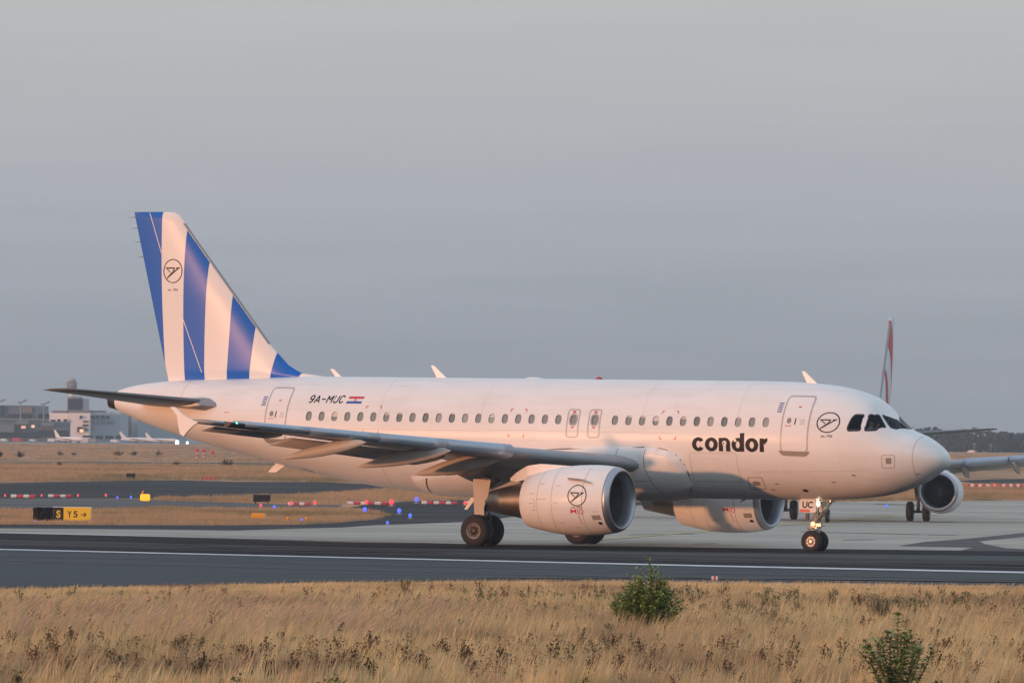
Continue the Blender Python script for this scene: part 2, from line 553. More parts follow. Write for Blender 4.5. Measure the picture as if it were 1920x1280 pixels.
FIN_LZ = [5.3, 5.84, 5.92, 6.01, 6.3, 6.87, 7.22, 11.3, 11.53, 11.72, 11.82, 11.84]
FIN_LS = [24.2, 24.4, 24.96, 25.79, 26.31, 26.92, 27.22, 30.67, 30.83, 31.0, 31.24, 31.5]
def fin_le(z): return np.interp(z, FIN_LZ, FIN_LS)
def fin_te(z): return 31.46 + (z - 5.94) * .2547
def fin_half(s, z):
    le, te = fin_le(z), fin_te(z); c = te - le
    x = np.clip((s - le) / c, 0, 1)
    T = np.minimum(.095 * c, .34 + 0 * c)
    T = np.where(z < 6.4, np.minimum(T, .12 + .22 * np.clip((z - 5.7) / .7, 0, 1) + .12), T)
    return T * 5 * (.2969 * np.sqrt(x) - .126 * x - .3516 * x**2 + .2843 * x**3 - .1036 * x**4)
def finS(s, z):
    s = np.asarray(s, float); z = np.asarray(z, float)
    P = loc(s, fin_half(s, z), z); n = np.zeros_like(P); n[..., 1] = -1
    return P, n

def stripes_mat(name, bounds, c_base, c_str, base_kw):
    """print on the fin: bands between curves s = a z^2 + b z + c (in the airliner's own coordinates)"""
    m = mat(name, c_base, **base_kw)
    nt = m.node_tree; b = nt.nodes['Principled BSDF']
    tc = nt.nodes.new('ShaderNodeTexCoord'); sp = nt.nodes.new('ShaderNodeSeparateXYZ')
    nt.links.new(tc.outputs['Object'], sp.inputs[0])
    def M2(op, a, b_):
        n = nt.nodes.new('ShaderNodeMath'); n.operation = op
        for i, q in enumerate((a, b_)):
            if isinstance(q, (int, float)): n.inputs[i].default_value = q
            else: nt.links.new(q, n.inputs[i])
        return n.outputs[0]
    s = M2('SUBTRACT', S0, sp.outputs['X']); z = sp.outputs['Z']
    def curve(k):
        a, b_, c = k
        return M2('ADD', M2('MULTIPLY', M2('ADD', M2('MULTIPLY', z, a), b_), z), c)
    tot = None
    for lo, hi in bounds:
        q = None
        if lo is not None: q = M2('GREATER_THAN', s, curve(lo))
        if hi is not None:
            h = M2('LESS_THAN', s, curve(hi)); q = h if q is None else M2('MULTIPLY', q, h)
        tot = q if tot is None else M2('MAXIMUM', tot, q)
    mx = nt.nodes.new('ShaderNodeMix'); mx.data_type = 'RGBA'
    nt.links.new(tot, mx.inputs[0]); mx.inputs[6].default_value = (*c_base, 1); mx.inputs[7].default_value = (*c_str, 1)
    nt.links.new(mx.outputs[2], b.inputs['Base Color'])
    return m

E1, E2, E3 = (-.0092, .1942, 30.6872), (-.0102, .1665, 30.0553), (-.0091, .1093, 29.4779)
E4, E5, E6, E7 = (.0084, -.1887, 29.6608), (.01, -.2494, 28.9922), (-.0234, .0427, 27.5424), (0, -.5317, 28.9061)
M['fin'] = stripes_mat('striped_fin_paint', [(E1, None), (E3, E2), (E5, E4), (E7, E6)], (.78, .78, .77), (.0, .125, .54), dict(rough=.55, coat=.16, spec=.2))
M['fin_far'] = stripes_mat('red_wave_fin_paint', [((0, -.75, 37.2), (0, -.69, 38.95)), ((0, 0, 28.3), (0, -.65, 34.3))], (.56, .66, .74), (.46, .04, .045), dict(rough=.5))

def cut_hole(bm, pts):
    """open a window in the fuselage pattern: pts in (station, angle)"""
    u0 = min(p[0] for p in pts); u1 = max(p[0] for p in pts); v0 = min(p[1] for p in pts); v1 = max(p[1] for p in pts)
    area = sum(pts[i][0] * pts[(i+1) % len(pts)][1] - pts[(i+1) % len(pts)][0] * pts[i][1] for i in range(len(pts)))
    if area < 0: pts = pts[::-1]
    def near():
        fs = [f for f in bm.faces if min(v.co.x for v in f.verts) <= u1 and max(v.co.x for v in f.verts) >= u0
              and min(v.co.y for v in f.verts) <= v1 and max(v.co.y for v in f.verts) >= v0]
        return fs
    inside = near()
    for i in range(len(pts)):
        a, b = pts[i], pts[(i + 1) % len(pts)]
        no = Vector((b[1] - a[1], -(b[0] - a[0]), 0))
        if no.length < 1e-9: continue
        no.normalize()
        geom = set(inside)
        for f in inside: geom.update(f.edges); geom.update(f.verts)
        bmesh.ops.bisect_plane(bm, geom=list(geom), plane_co=(a[0], a[1], 0), plane_no=no, dist=1e-7)
        inside = [f for f in near() if f.is_valid]
        # keep only faces on the inner side of the edges handled so far
        keep = []
        for f in inside:
            c = f.calc_center_median()
            if all((c.x - pts[j][0]) * (pts[(j+1) % len(pts)][1] - pts[j][1]) - (c.y - pts[j][1]) * (pts[(j+1) % len(pts)][0] - pts[j][0]) <= 1e-9 for j in range(i + 1)):
                keep.append(f)
        inside = keep
    bmesh.ops.delete(bm, geom=inside, context='FACES')

def win_shape(sc, zc, w, h, n=14, ex=2.6):
    out = []
    for k in range(n):
        t = 2 * math.pi * k / n
        c, s = math.cos(t), math.sin(t)
        out.append((sc + w / 2 * math.copysign(abs(c) ** (2/ex), c), zc + h / 2 * math.copysign(abs(s) ** (2/ex), s)))
    return out

ZW = 4.464
WIN_AFT = [14.198 + .5334 * k for k in range(20)]
WIN_FWD = [6.089 + .5334 * k for k in range(12)]
WIN_EXIT = [13.60, 12.755]
def sv(L): return [(s, float(z2t(np.array(s), np.array(z)))) for s, z in L]
def yzt(s, y, z):
    w, zt, zb, zm = prof(s)
    return (s, math.atan2(y / w, (z - zm) / ((zt - zm) if z > zm else (zm - zb))))
COCK = {
 'front': [yzt(2.24, .66, 4.75), yzt(1.93, .06, 4.60), yzt(1.50, .06, 4.28), yzt(1.70, .69, 4.28), yzt(1.837, .80, 4.326)],
 'sliding': [yzt(2.505, 1.497, 4.265), yzt(2.52, 1.121, 4.765), yzt(2.289, .80, 4.765), yzt(1.955, .955, 4.345), yzt(2.189, 1.326, 4.239), yzt(2.474, 1.5, 4.229)],
 'aft': [yzt(3.092, 1.655, 4.313), yzt(3.015, 1.479, 4.628), yzt(2.943, 1.365, 4.758), yzt(2.655, 1.225, 4.763), yzt(2.64, 1.556, 4.232), yzt(3.057, 1.678, 4.221)],
}

def build_airliner(near):
    root = empty('airliner', (CX, CD, 0))
    # ---------- fuselage
    stations = np.concatenate([(np.linspace(.11, 1, 18) ** 2) * 1.2, np.linspace(1.3, 6, 28), np.linspace(6.5, 22, 32), np.linspace(22.4, 33.7, 34)])
    nt_ = 72
    ts = np.linspace(-math.pi, math.pi, nt_ + 1)
    bm = bmesh.new()
    grid = [[bm.verts.new((s, t, 0)) for t in ts] for s in stations]
    for i in range(len(stations) - 1):
        for k in range(nt_):
            bm.faces.new((grid[i][k], grid[i+1][k], grid[i+1][k+1], grid[i][k+1]))
    holes = [c for c in COCK.values()] + [[(p[0], -p[1]) for p in c] for c in COCK.values()]
    holes = [rounded(h, .05, 2) for h in holes]
    if near:
        holes += [sv(win_shape(s, ZW, .245, .335)) for s in WIN_AFT + WIN_FWD + WIN_EXIT]
    for h in holes: cut_hole(bm, h)
    A = np.array([v.co[:2] for v in bm.verts])
    P, N = fusT(A[:, 0], A[:, 1])
    for v, q in zip(bm.verts, P): v.co = q
    # nose cap
    tip = bm.verts.new(loc(0, 0, 3.25))
    first = grid[0]
    for k in range(nt_): bm.faces.new((first[k], first[k+1], tip))
    N = np.concatenate([N, [[1, 0, 0]]])
    for f in bm.faces: f.smooth = True
    bm.verts.index_update()
    me = bpy.data.meshes.new('fuselage'); bm.to_mesh(me); bm.free()
    fus = link_mesh('fuselage', me, M['white'] if near else M['white2'], root)
    me.normals_split_custom_set_from_vertices([tuple(n) for n in N])
    # tail pipe
    bm = bmesh.new()
    n = 28
    rings_ = []
    for s, k in ((33.5, 1.012), (33.72, 1.01), (33.86, .93), (33.84, .8), (33.3, .7)):
        ss_ = min(s, 33.68); t = np.linspace(0, 2 * math.pi, n, endpoint=False)
        Q = fusT_raw(np.full(n, ss_), t); c = Q.mean(0); Q = c + (Q - c) * k; Q[:, 0] = S0 - s
        rings_.append([bm.verts.new(q) for q in Q])
    for a, b in zip(rings_, rings_[1:]):
        for k in range(n): bm.faces.new((a[k], a[(k+1) % n], b[(k+1) % n], b[k]))
    bm.faces.new(rings_[-1])
    from_bm('tail_pipe', bm, M['dark'], fus, True)
    # cockpit windows, lining
    for nm, c in COCK.items():
        for sg in (1, -1):
            pts = rounded([(p[0], sg * p[1]) for p in c], .05, 2)
            bm = bmesh.new(); ribbon2d(bm, pts, .045, True)
            fr = decal('cockpit_window', bm, fusT, .004, M['dark'], root, 0, 0)
            bm = bmesh.new(); poly2d(bm, pts)
            decal('window_pane', bm, fusT, -.012, M['inner'] if (sg < 0 and nm != 'front') else M['cglass'], fr, .15, .08)  # port side panes made opaque, added to keep the cockpit dark
    def liner(s, t):
        P_, N_ = fusT(s, t); return P_, -N_
    bm = bmesh.new()
    us = np.linspace(1.28, 3.5, 12); tt = np.linspace(-2.0, 2.0, 31)
    g = [[bm.verts.new((u, t, 0)) for t in tt] for u in us]
    for i in range(len(us) - 1):
        for k in range(len(tt) - 1): bm.faces.new((g[i][k], g[i+1][k], g[i+1][k+1], g[i][k+1]))
    for h in holes[:6]: cut_hole(bm, h)
    A = np.array([v.co[:2] for v in bm.verts]); P, N = fusT(A[:, 0], A[:, 1])
    for v, q in zip(bm.verts, P - N * .06): v.co = q
    Q = fusT_raw(np.full(40, 3.5), np.linspace(0, 2 * math.pi, 40, endpoint=False)); c_ = Q.mean(0); Q = c_ + (Q - c_) * .955
    bm.faces.new([bm.verts.new(q) for q in Q])
    bm_box(bm, S0 - 3.45, S0 - 1.6, -1.2, 1.2, 3.42, 3.45)
    bm_box(bm, S0 - 3.0, S0 - 2.35, -.3, .3, 4.86, 5.0, bevel=.04)
    bm_box(bm, S0 - 2.3, S0 - 2.24, .15, .66, 4.32, 4.64)  # added visor box, blocks sky light through the port windscreen
    bm_box(bm, S0 - 2.1, S0 - 1.72, -.72, .72, 3.6, 4.14, bevel=.06)      # glare shield
    for y in (-.55, .55): bm_box(bm, S0 - 2.95, S0 - 2.75, y - .22, y + .22, 3.5, 4.55, bevel=.06)
    from_bm('cockpit_interior', bm, M['inner'], root, True)

    # ---------- belly fairing
    zf = [1.70, 1.76, 1.89, 2.235, 2.70, 3.157, 3.40, 3.53]
    sf = [10.4, 10.15, 9.66, 9.23, 9.18, 9.385, 9.75, 10.7]
    def fair_top(s): return np.interp(s, [9, 10.7, 15, 17.5, 19.5, 20.6], [3.5, 3.55, 3.42, 3.1, 2.55, 2.3])
    def bulge(s, t):
        P_, N_ = fusT(s, t); z = P_[..., 2]
        d = np.minimum(np.minimum(s - np.interp(z, zf, sf), fair_top(s) - z), (20.35 - s) * .9)
        k = np.clip(d / .8, -1, 1)
        side = np.clip(np.sin(np.abs(t)), 0, 1)
        return np.where(k > 0, (.10 + .17 * side) * np.sqrt(np.maximum(0, 1 - (1 - k) ** 2)), k * .05), d
    us = np.arange(9.0, 20.6, .09); tt = np.linspace(R(80), R(280), 70)
    U, T = np.meshgrid(us, tt, indexing='ij')
    P, N = fusT(U, T); B, d = bulge(U, T); P = P + N * B[..., None]
    idx = -np.ones(U.shape, int); F = []; V = P.reshape(-1, 3); n2 = len(tt)
    for i in range(len(us) - 1):
        for k in range(len(tt) - 1):
            if max(d[i, k], d[i+1, k], d[i, k+1], d[i+1, k+1]) > 0: F.append((i*n2+k, i*n2+k+1, (i+1)*n2+k+1, (i+1)*n2+k))
    used = sorted({i for f in F for i in f}); mp = {a: b for b, a in enumerate(used)}
    fair = from_np('belly_fairing', V[used], [[mp[i] for i in f] for f in F], M['white'] if near else M['white2'], root)
    def fairS(s, z):
        t = z2t(s, z); P_, N_ = fusT(s, t); b, _ = bulge(s, t)
        return P_ + N_ * np.maximum(b, 0)[..., None], N_

    # ---------- fin
    zr = np.concatenate([np.linspace(5.3, 7.2, 20), np.linspace(7.5, 11.2, 14), [11.3, 11.45, 11.6, 11.72, 11.78, 11.82, 11.84]])
    secs = []
    for z in zr:
        le, te = float(fin_le(z)), float(fin_te(z))
        x = .5 * (1 - np.cos(np.linspace(0, math.pi, 25))); s = le + x * (te - le)
        h = fin_half(s, np.full_like(s, z)) * (1 if z < 11.7 else max(.25, (11.86 - z) / .16))
        secs.append(np.concatenate([loc(s, h, z), loc(s[::-1][1:-1], -h[::-1][1:-1], z)]))
    V, F = loft(secs)
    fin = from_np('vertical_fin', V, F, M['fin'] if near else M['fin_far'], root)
    # polished leading edge strip and rudder gaps
    secs = []
    for z in np.linspace(7.05, 11.42, 12):
        le = float(fin_le(z)); x = np.linspace(0, .10, 5)
        h = fin_half(le + x, np.full(5, z)) + .006
        secs.append(np.concatenate([loc(le + x - .012, h, z)[::-1], loc(le + x - .012, -h, z)]))
    V, F = loft(secs, False)
    from_np('leading_edge', V, F, M['boot'], fin)
    if near:
        bm = bmesh.new(); ribbon2d(bm, [(32.25, 11.80), (31.74, 10.4), (30.77, 7.99), (29.92, 6.0)], .03)
        decal('rudder_gap', bm, finS, .004, M['white'], fin)
        for z in (11.65, 11.25, 10.75, 10.2):
            bm = bmesh.new(); bm_cyl(bm, loc(fin_te(z), 0, z), loc(fin_te(z) + .28, 0, z - .02), .010, .004, 5)
            from_bm('static_wick', bm, M['dark'], fin)

    # ---------- tailplanes
    for sg in (1, -1):
        secs = []
        for y, le, te, z in ((.3, 28.1, 31.95, 4.78), (1.2, 28.75, 32.05, 4.87), (3.5, 30.15, 32.4, 5.07), (5.7, 31.5, 32.78, 5.25), (6.1, 31.85, 32.82, 5.28), (6.22, 32.4, 32.84, 5.285)):
            secs.append(np.array([loc(le + x * (te - le), sg * y, z + zz * (te - le) - (x - .5) * .06) for x, zz in airfoil(.10, 12, -.004)]))
        V, F = loft(secs)
        st = from_np('tailplane', V, F, M['tailshade'], root)
        # root fairing plate
        secs = []
        for y, a, b, z0, z1 in ((.75, 28.2, 31.6, 4.62, 5.02), (1.45, 28.45, 30.9, 4.66, 5.07), (1.75, 28.95, 30.4, 4.78, 5.02)):
            secs.append(np.array([loc(a, sg * y, (z0 + z1) / 2 - .1), loc(a + .12, sg * y, z1 - .16), loc(a + .5, sg * y, z1), loc(b, sg * y, (z0 + z1) / 2 + .1), loc(b, sg * y, (z0 + z1) / 2 - .05), loc(a + .5, sg * y, z0 - .05)]))
        V, F = loft(secs)
        from_np('root_fairing', V, F, M['grey'], st, False)

    # ---------- wings
    for sg in (1, -1):
        ys = [1.0, 2.0, 3.2, 4.6, 6.4, 8.5, 10.5, 12.5, 14.5, 16.2, 16.9, 17.05]
        V, F = loft([wing_sec(y, sg) for y in ys])
        wing = from_np('wing', V, F, M['grey'], root)
        sl = [(6.75, 9.05), (9.12, 11.45), (11.52, 13.85), (13.92, 16.1)]
        for a, b in sl:
            secs = []
            for y in np.linspace(a, b, 5):
                c = wing_te(y) - wing_le(y); t = np.interp(y, [1, 6.4, 17], [.122, .115, .10]); th = t * c
                hh = .5 * th + .035
                w_ = .42
                pr = []
                for k in range(13):
                    q = math.pi * (k / 12 - .5)
                    pr.append((-.10 - .20 * math.cos(q) + .2, -hh * .95 * math.sin(q) - .02))
                pr = [(w_, hh + .03)] + pr[::1] + [(w_ * .8, -hh * .95)]
                pr2 = [(w_, hh * 1.02)] + [(p[0], -p[1]) for p in pr[1:-1]][::-1] + [(w_ * .7, -hh * .98)]
                secs.append(np.array([loc(wing_le(y) + p[0] - .10, sg * y, wing_z(y) + p[1] + .01) for p in pr2]))
            V, F = loft(secs)
            from_np('slat', V, F, M['slat'], wing)
        # flaps: inner, outer, aileron
        V, F = loft([plate_sec(2.25, sg, 15.2, 2.74, 16.62, 1.97, .13), plate_sec(4.2, sg, 15.35, 2.95, 16.62, 2.36, .13), plate_sec(6.25, sg, 15.6, 3.12, 16.5, 2.82, .13)])
        from_np('flap', V, F, M['flap'], wing)
        V, F = loft([plate_sec(y, sg, wing_te(y) - a, wing_z(y) - .16, wing_te(y) + .25, wing_z(y) - .44 - dd, .12) for y, a, dd in ((6.5, 1.0, .05), (9.5, .85, 0), (12.9, .75, -.04))])
        from_np('flap', V, F, M['flap'], wing)
        V, F = loft([plate_sec(y, sg, wing_te(y) - .5, wing_z(y) - .06, wing_te(y) + .15, wing_z(y) - .2, .12) for y in (13.1, 15.9)])
        from_np('aileron', V, F, M['grey'], wing)
        for y, s0_, s1_, dz, r_ in ((12.35, 15.9, 19.25, .0, .165), (9.35, 14.3, 18.0, .0, .185), (6.55, 13.9, 17.35, .02, .21), (5.0, 14.9, 17.0, -.1, .15)):
            bm = bmesh.new()
            N_ = 14; rr = []
            for i in range(N_ + 1):
                q = i / N_
                rad = r_ * (math.sin(math.pi * min(1, q * 1.0) ** .8) ** .75 if 0 < q < 1 else .01)
                s = s0_ + q * (s1_ - s0_)
                zc = wing_z(y) - .10 - (.10 + .62 * q) * 1.0 - dz
                rr.append([bm.verts.new(loc(s, sg * (y + .75 * rad * math.cos(a)), zc + (1.15 * rad * math.sin(a) if math.sin(a) < 0 else (1.5 * rad) * math.sin(a)))) for a in np.linspace(0, 2 * math.pi, 12, endpoint=False)])
            for a, b in zip(rr, rr[1:]):
                for k in range(12): bm.faces.new((a[k], a[(k+1) % 12], b[(k+1) % 12], b[k]))
            from_bm('flap_track_fairing', bm, M['beige'], wing, True)
        # wing tip fence
        pts = [(20.76, 4.70), (20.60, 4.70), (20.25, 4.44), (19.95, 4.29), (19.66, 4.20), (19.85, 4.08), (20.05, 3.92), (20.22, 3.72), (20.36, 3.80), (20.42, 4.0), (20.46, 4.22), (20.5, 4.42)]
        bm = bmesh.new()
        v1 = [bm.verts.new(loc(s, sg * 17.02, z)) for s, z in pts]; v2 = [bm.verts.new(loc(s, sg * 17.10, z)) for s, z in pts]
        bm.faces.new(v1); bm.faces.new(v2[::-1])
        for i in range(len(pts)): bm.faces.new((v1[i], v1[(i+1) % len(pts)], v2[(i+1) % len(pts)], v2[i]))
        from_bm('wing_tip_fence', bm, M['white2'], wing)
        bm = bmesh.new()
        q = loc(18.62, sg * 16.35, wing_z(16.35) + .02)
        bmesh.ops.create_icosphere(bm, subdivisions=2, radius=.055, matrix=Matrix.Translation(q))
        from_bm('navigation_light', bm, M['lampg'] if sg > 0 else M['lampr'], wing, True)
        # dark glazed light panel at the tip leading edge
        secs = []
        for y in (15.55, 16.6):
            secs.append(np.array([loc(wing_le(y) + a - .145, sg * y, wing_z(y) + b) for a, b in ((.25, .075), (.02, .05), (-.03, 0), (.02, -.07), (.25, -.12))]))
        V, F = loft(secs); from_np('light_panel', V, F, M['dark'], wing, False)
        # ---------- engine
        y0 = sg * ENG_Y
        seg = 56
        def rings(bm, pr, mi=0, z_of=nac_axis, dy=0):
            out = []
            for a, r in pr:
                out.append([bm.verts.new(loc(ENG_S + a, y0 + r * math.sin(t), z_of(a) + r * math.cos(t))) for t in np.linspace(0, 2 * math.pi, seg, endpoint=False)])
            for A_, B_ in zip(out, out[1:]):
                for k in range(seg):
                    f = bm.faces.new((A_[k], A_[(k+1) % seg], B_[(k+1) % seg], B_[k])); f.material_index = mi
            return out
        bm = bmesh.new(); rings(bm, [p for p in NAC if p[0] >= .22] + [(3.55, .87), (3.4, .84), (2.9, .80)])
        eng = from_bm('engine', bm, M['white'] if near else M['white2'], root, True)
        bm = bmesh.new(); rings(bm, [(.42, .87), (.25, .885), (.1, .915), (.03, .945), (0, .975), (.015, 1.02), (.04, 1.045), (.12, 1.093), (.22, 1.1265), (.222, 1.10)])
        from_bm('inlet_lip', bm, M['metal'], eng, True)
        bm = bmesh.new(); rings(bm, [(.42, .868), (.7, .868), (1.15, .885), (1.3, .885)])
        from_bm('inlet_duct', bm, M['duct'], eng, True)
        bm = bmesh.new()
        rr = rings(bm, [(1.25, .885), (1.25, .02)])
        bm2 = bm
        for k in range(36):
            t0 = 2 * math.pi * k / 36
            q = [loc(ENG_S + sx, y0 + r * math.sin(t0 + dt), nac_axis(sx) + r * math.cos(t0 + dt)) for r, dt, sx in ((.28, 0, 1.0), (.86, -.05, 1.02), (.86, .11, 1.2), (.28, .16, 1.2))]
            bm2.faces.new([bm2.verts.new(p) for p in q])
        from_bm('fan', bm2, M['fan'], eng)
        bm = bmesh.new(); rings(bm, [(.62, .005), (.68, .07), (.85, .18), (1.05, .28)])
        from_bm('spinner', bm, M['duct'], eng, True)
        bm = bmesh.new(); rings(bm, [(3.1, .76), (3.6, .67), (4.0, .59), (4.5, .49), (5.08, .37), (5.06, .34), (4.4, .30)], z_of=lambda a: nac_axis(a) + .02)
        from_bm('exhaust_nozzle', bm, M['core'], eng, True)
        bm = bmesh.new(); rings(bm, [(4.6, .26), (5.1, .22), (5.35, .05), (5.37, .002)], z_of=lambda a: nac_axis(a) + .02)
        from_bm('exhaust_plug', bm, M['core'], eng, True)
        # pylon
        up = [(10.75, 2.80), (11.4, 2.86), (12.1, 2.90), (12.7, 2.93), (13.2, 2.86), (13.65, 2.62), (13.95, 2.42)]
        lo = [(10.75, 2.76), (11.4, 2.7), (12.1, 2.62), (12.7, 2.52), (13.2, 2.40), (13.65, 2.30), (13.95, 2.34)]
        secs = []
        for (s, z1), (_, z0) in zip(up, lo):
            h = .19 * min(1, (s - 10.7) / .8 + .1) * min(1, (13.97 - s) / .5 + .1)
            secs.append(np.array([loc(s, y0 + h, z0), loc(s, y0 + h, z1), loc(s, y0 - h, z1), loc(s, y0 - h, z0)]))
        V, F = loft(secs); from_np('pylon', V, F, M['white2'], eng, False)
        # strake
        bm = bmesh.new()
        nS = nacS(y0) if sg > 0 else None
        if near and sg > 0:
            a_, n_ = nS(np.array([11.15, 10.6, 10.12]), np.array([2.40, 2.36, 2.26]))
            b_ = a_ + n_ * np.array([[.16], [.17], [.01]])
            va = [bm.verts.new(p) for p in a_]; vb = [bm.verts.new(p) for p in b_]
            for i in range(2): bm.faces.new((va[i], va[i+1], vb[i+1], vb[i]))
            from_bm('strake', bm, M['beige'], eng)
        if near:
            S_ = nacS(y0)
            def ln(name, pts, w=.018, m='line'):
                b_ = bmesh.new(); ribbon2d(b_, pts, w); return decal(name, b_, S_, .004, M[m], eng, .2, .1)
            zz = np.linspace(-.97, .97, 22)
            def arc(a): 
                r = float(np.interp(a, [p[0] for p in NAC], [p[1] for p in NAC]))
                return [(ENG_S + a, nac_axis(a) + r * k) for k in zz]
            ln('panel_seam', arc(.95), .02); ln('panel_seam', arc(2.15), .015); ln('panel_seam', [q for q in arc(2.75)], .015)
            ln('panel_seam', [(12.35, 1.73), (12.1, 1.74), (11.95, 1.74)], .02)
            ln('panel_seam', [(12.6, 1.75), (12.45, 1.72), (12.42, 1.5), (12.5, 1.42)], .018)
            for a_, z_ in ((12.55, 1.92), (12.5, 1.36), (11.55, 1.62), (11.5, 2.2), (12.2, 2.25), (11.4, .95), (10.3, 2.35), (12.6, 1.58), (10.9, .8), (10.05, 1.35)):
                ln('latch', [(a_ + .1, z_), (a_ - .1, z_)], .018)
            b_ = bmesh.new(); poly2d(b_, [(10.22, 1.22), (9.92, 1.235), (9.90, 1.08), (10.20, 1.06)]); decal('vent_grille', b_, S_, .005, M['brown'], eng)
            b_ = bmesh.new(); poly2d(b_, win_shape(9.98, .955, .15, .10, 12, 2)); decal('drain', b_, S_, .005, M['dark'], eng)
            b_ = bmesh.new()
            poly2d(b_, [(10.98, 1.44), (10.90, 1.38), (10.90, 1.32), (10.98, 1.25)])
            poly2d(b_, [(10.90, 1.38), (10.83, 1.38), (10.83, 1.32), (10.90, 1.32)])
            poly2d(b_, [(10.83, 1.38), (10.76, 1.44), (10.76, 1.25), (10.83, 1.32)])
            ring2d(b_, 10.58, 1.34, .085, .09, .025, .025)
            ribbon2d(b_, [(10.71, 1.46), (10.70, 1.2), (10.64, .92)], .02)
            decal('warning_marking', b_, S_, .005, M['red'], eng, .1, .08)
    # ---------- main gear
    def wheel(parent_name, s, y, r, w, zc, root_, sub):
        bm = bmesh.new()
        pr = [(-w*.5, r*.50), (-w*.5, r*.62), (-w*.47, r*.80), (-w*.40, r*.93), (-w*.24, r*.99), (0, r), (w*.24, r*.99), (w*.40, r*.93), (w*.47, r*.80), (w*.5, r*.62), (w*.5, r*.50)]
        o_ = loc(s, y, zc)
        bm_lathe(bm, pr, o_, 'Y', 36)
        from_bm('tyre', bm, M['tyre'], root_, True)
        for sd_ in (-1, 1):
            bm = bmesh.new()
            pr = [(sd_*w*.49, r*.52), (sd_*w*.47, r*.44), (sd_*w*.36, r*.42)]
            bm_lathe(bm, pr, o_, 'Y', 28, 0)
            bm_lathe(bm, [(sd_*w*.37, r*.42), (sd_*w*.34, r*.2), (sd_*w*.40, r*.18), (sd_*w*.44, r*.10), (sd_*w*.44, .001)], o_, 'Y', 24, sub)
            for k in range(8):
                t = 2 * math.pi * k / 8
                c = Vector(o_) + Vector((r*.33*math.cos(t), sd_*w*.36, r*.33*math.sin(t)))
                bm_cyl(bm, c, c + Vector((0, sd_*.03, 0)), r*.05, None, 6, 0)
            from_bm('rim', bm, [M['rim'], M['hub']], root_, True)
    for sg in (1, -1):
        y0 = sg * 3.795
        bm = bmesh.new()
        bm_cyl(bm, loc(16.05, y0 * .93, 3.0), loc(16.1, y0, 1.25), .17, .15, 16)
        bm_cyl(bm, loc(16.1, y0, 1.3), loc(16.11, y0, .5), .10, .10, 14)
        bm_cyl(bm, loc(16.11, y0 - .62, .545), loc(16.11, y0 + .62, .545), .085, None, 12)
        gear = from_bm('main_gear', bm, M['strutd'], root)
        bm = bmesh.new()
        bm_cyl(bm, loc(15.95, y0, 1.45), loc(15.78, y0, .95), .05, .045, 8); bm_cyl(bm, loc(15.78, y0, .95), loc(16.02, y0, .6), .045, .04, 8)
        bm_cyl(bm, loc(16.1, y0 - sg*.1, 2.0), loc(15.9, y0 - sg * 1.6, 2.6), .06, .06, 10)
        bm_cyl(bm, loc(16.22, y0, 1.3), loc(16.25, y0, .75), .025, .025, 6)
        from_bm('torque_link', bm, M['strutd'], gear)
        for dy in (-.465, .465): wheel('wheel', 16.11, y0 + dy, .565, .40, .56, gear, 1)
        bm = bmesh.new()
        pts = [(16.32, 2.35), (15.62, 2.35), (15.70, 1.85), (15.88, 1.35), (15.86, 1.08), (16.24, 1.05), (16.28, 1.5)]
        v1 = [bm.verts.new(loc(s, y0 + sg * .30, z)) for s, z in pts]; v2 = [bm.verts.new(loc(s, y0 + sg * .35, z)) for s, z in pts]
        bm.faces.new(v1); bm.faces.new(v2[::-1])
        for i in range(len(pts)): bm.faces.new((v1[i], v1[(i+1) % len(pts)], v2[(i+1) % len(pts)], v2[i]))
        from_bm('gear_door', bm, M['beige'], gear)
    # ---------- nose gear
    bm = bmesh.new()
    bm_cyl(bm, loc(5.0, 0, 2.2), loc(5.05, 0, .85), .10, .085, 14)
    bm_cyl(bm, loc(5.05, 0, .9), loc(5.07, 0, .36), .06, .06, 12)
    bm_cyl(bm, loc(5.07, -.36, .375), loc(5.07, .36, .375), .05, None, 10)
    ng = from_bm('nose_gear', bm, M['strut'], root)
    bm = bmesh.new()
    bm_cyl(bm, loc(4.95, 0, 1.05), loc(4.40, .05, 1.78), .035, .035, 8)
    bm_cyl(bm, loc(4.95, .14, 1.1), loc(4.42, .16, 1.80), .03, .03, 8)
    bm_cyl(bm, loc(4.40, -.2, 1.78), loc(4.40, .22, 1.78), .03, .03, 8)
    bm_cyl(bm, loc(5.1, .14, 1.82), loc(4.40, .18, 1.76), .03, .03, 8)
    from_bm('drag_brace', bm, M['strut'], ng)
    bm = bmesh.new()
    bm_cyl(bm, loc(5.15, 0, 1.0), loc(5.33, 0, .78), .045, .04, 8); bm_cyl(bm, loc(5.33, 0, .78), loc(5.12, 0, .5), .04, .035, 8)
    bm_cyl(bm, loc(5.05, -.2, .98), loc(5.05, .22, .98), .09, .09, 12)
    bm_box(bm, S0 - 5.2, S0 - 4.9, -.18, .18, .80, .90, bevel=.02)
    bm_box(bm, S0 - 4.95, S0 - 4.72, -.24, -.12, .88, 1.02, bevel=.02)
    bm_cyl(bm, loc(5.28, .12, .72), loc(4.82, .12, .70), .03, .03, 8)
    bm_cyl(bm, loc(5.3, .16, .86), loc(5.0, .16, .84), .035, .035, 8)
    bm_cyl(bm, loc(5.15, .10, 1.75), loc(5.12, .10, .9), .018, .018, 6)
    bm_cyl(bm, loc(4.93, .10, 1.7), loc(4.95, .10, .9), .018, .018, 6)
    bm_cyl(bm, loc(4.95, .15, .95), loc(4.62, .15, .92), .02, .02, 6)
    bm_box(bm, S0 - 5.36, S0 - 5.24, -.18, -.10, 1.12, 1.34, 1)
    from_bm('torque_link', bm, [M['strut'], M['dark']], ng)
    for y in (-.25, .25): wheel('wheel', 5.07, y, .385, .22, .38, ng, 0)
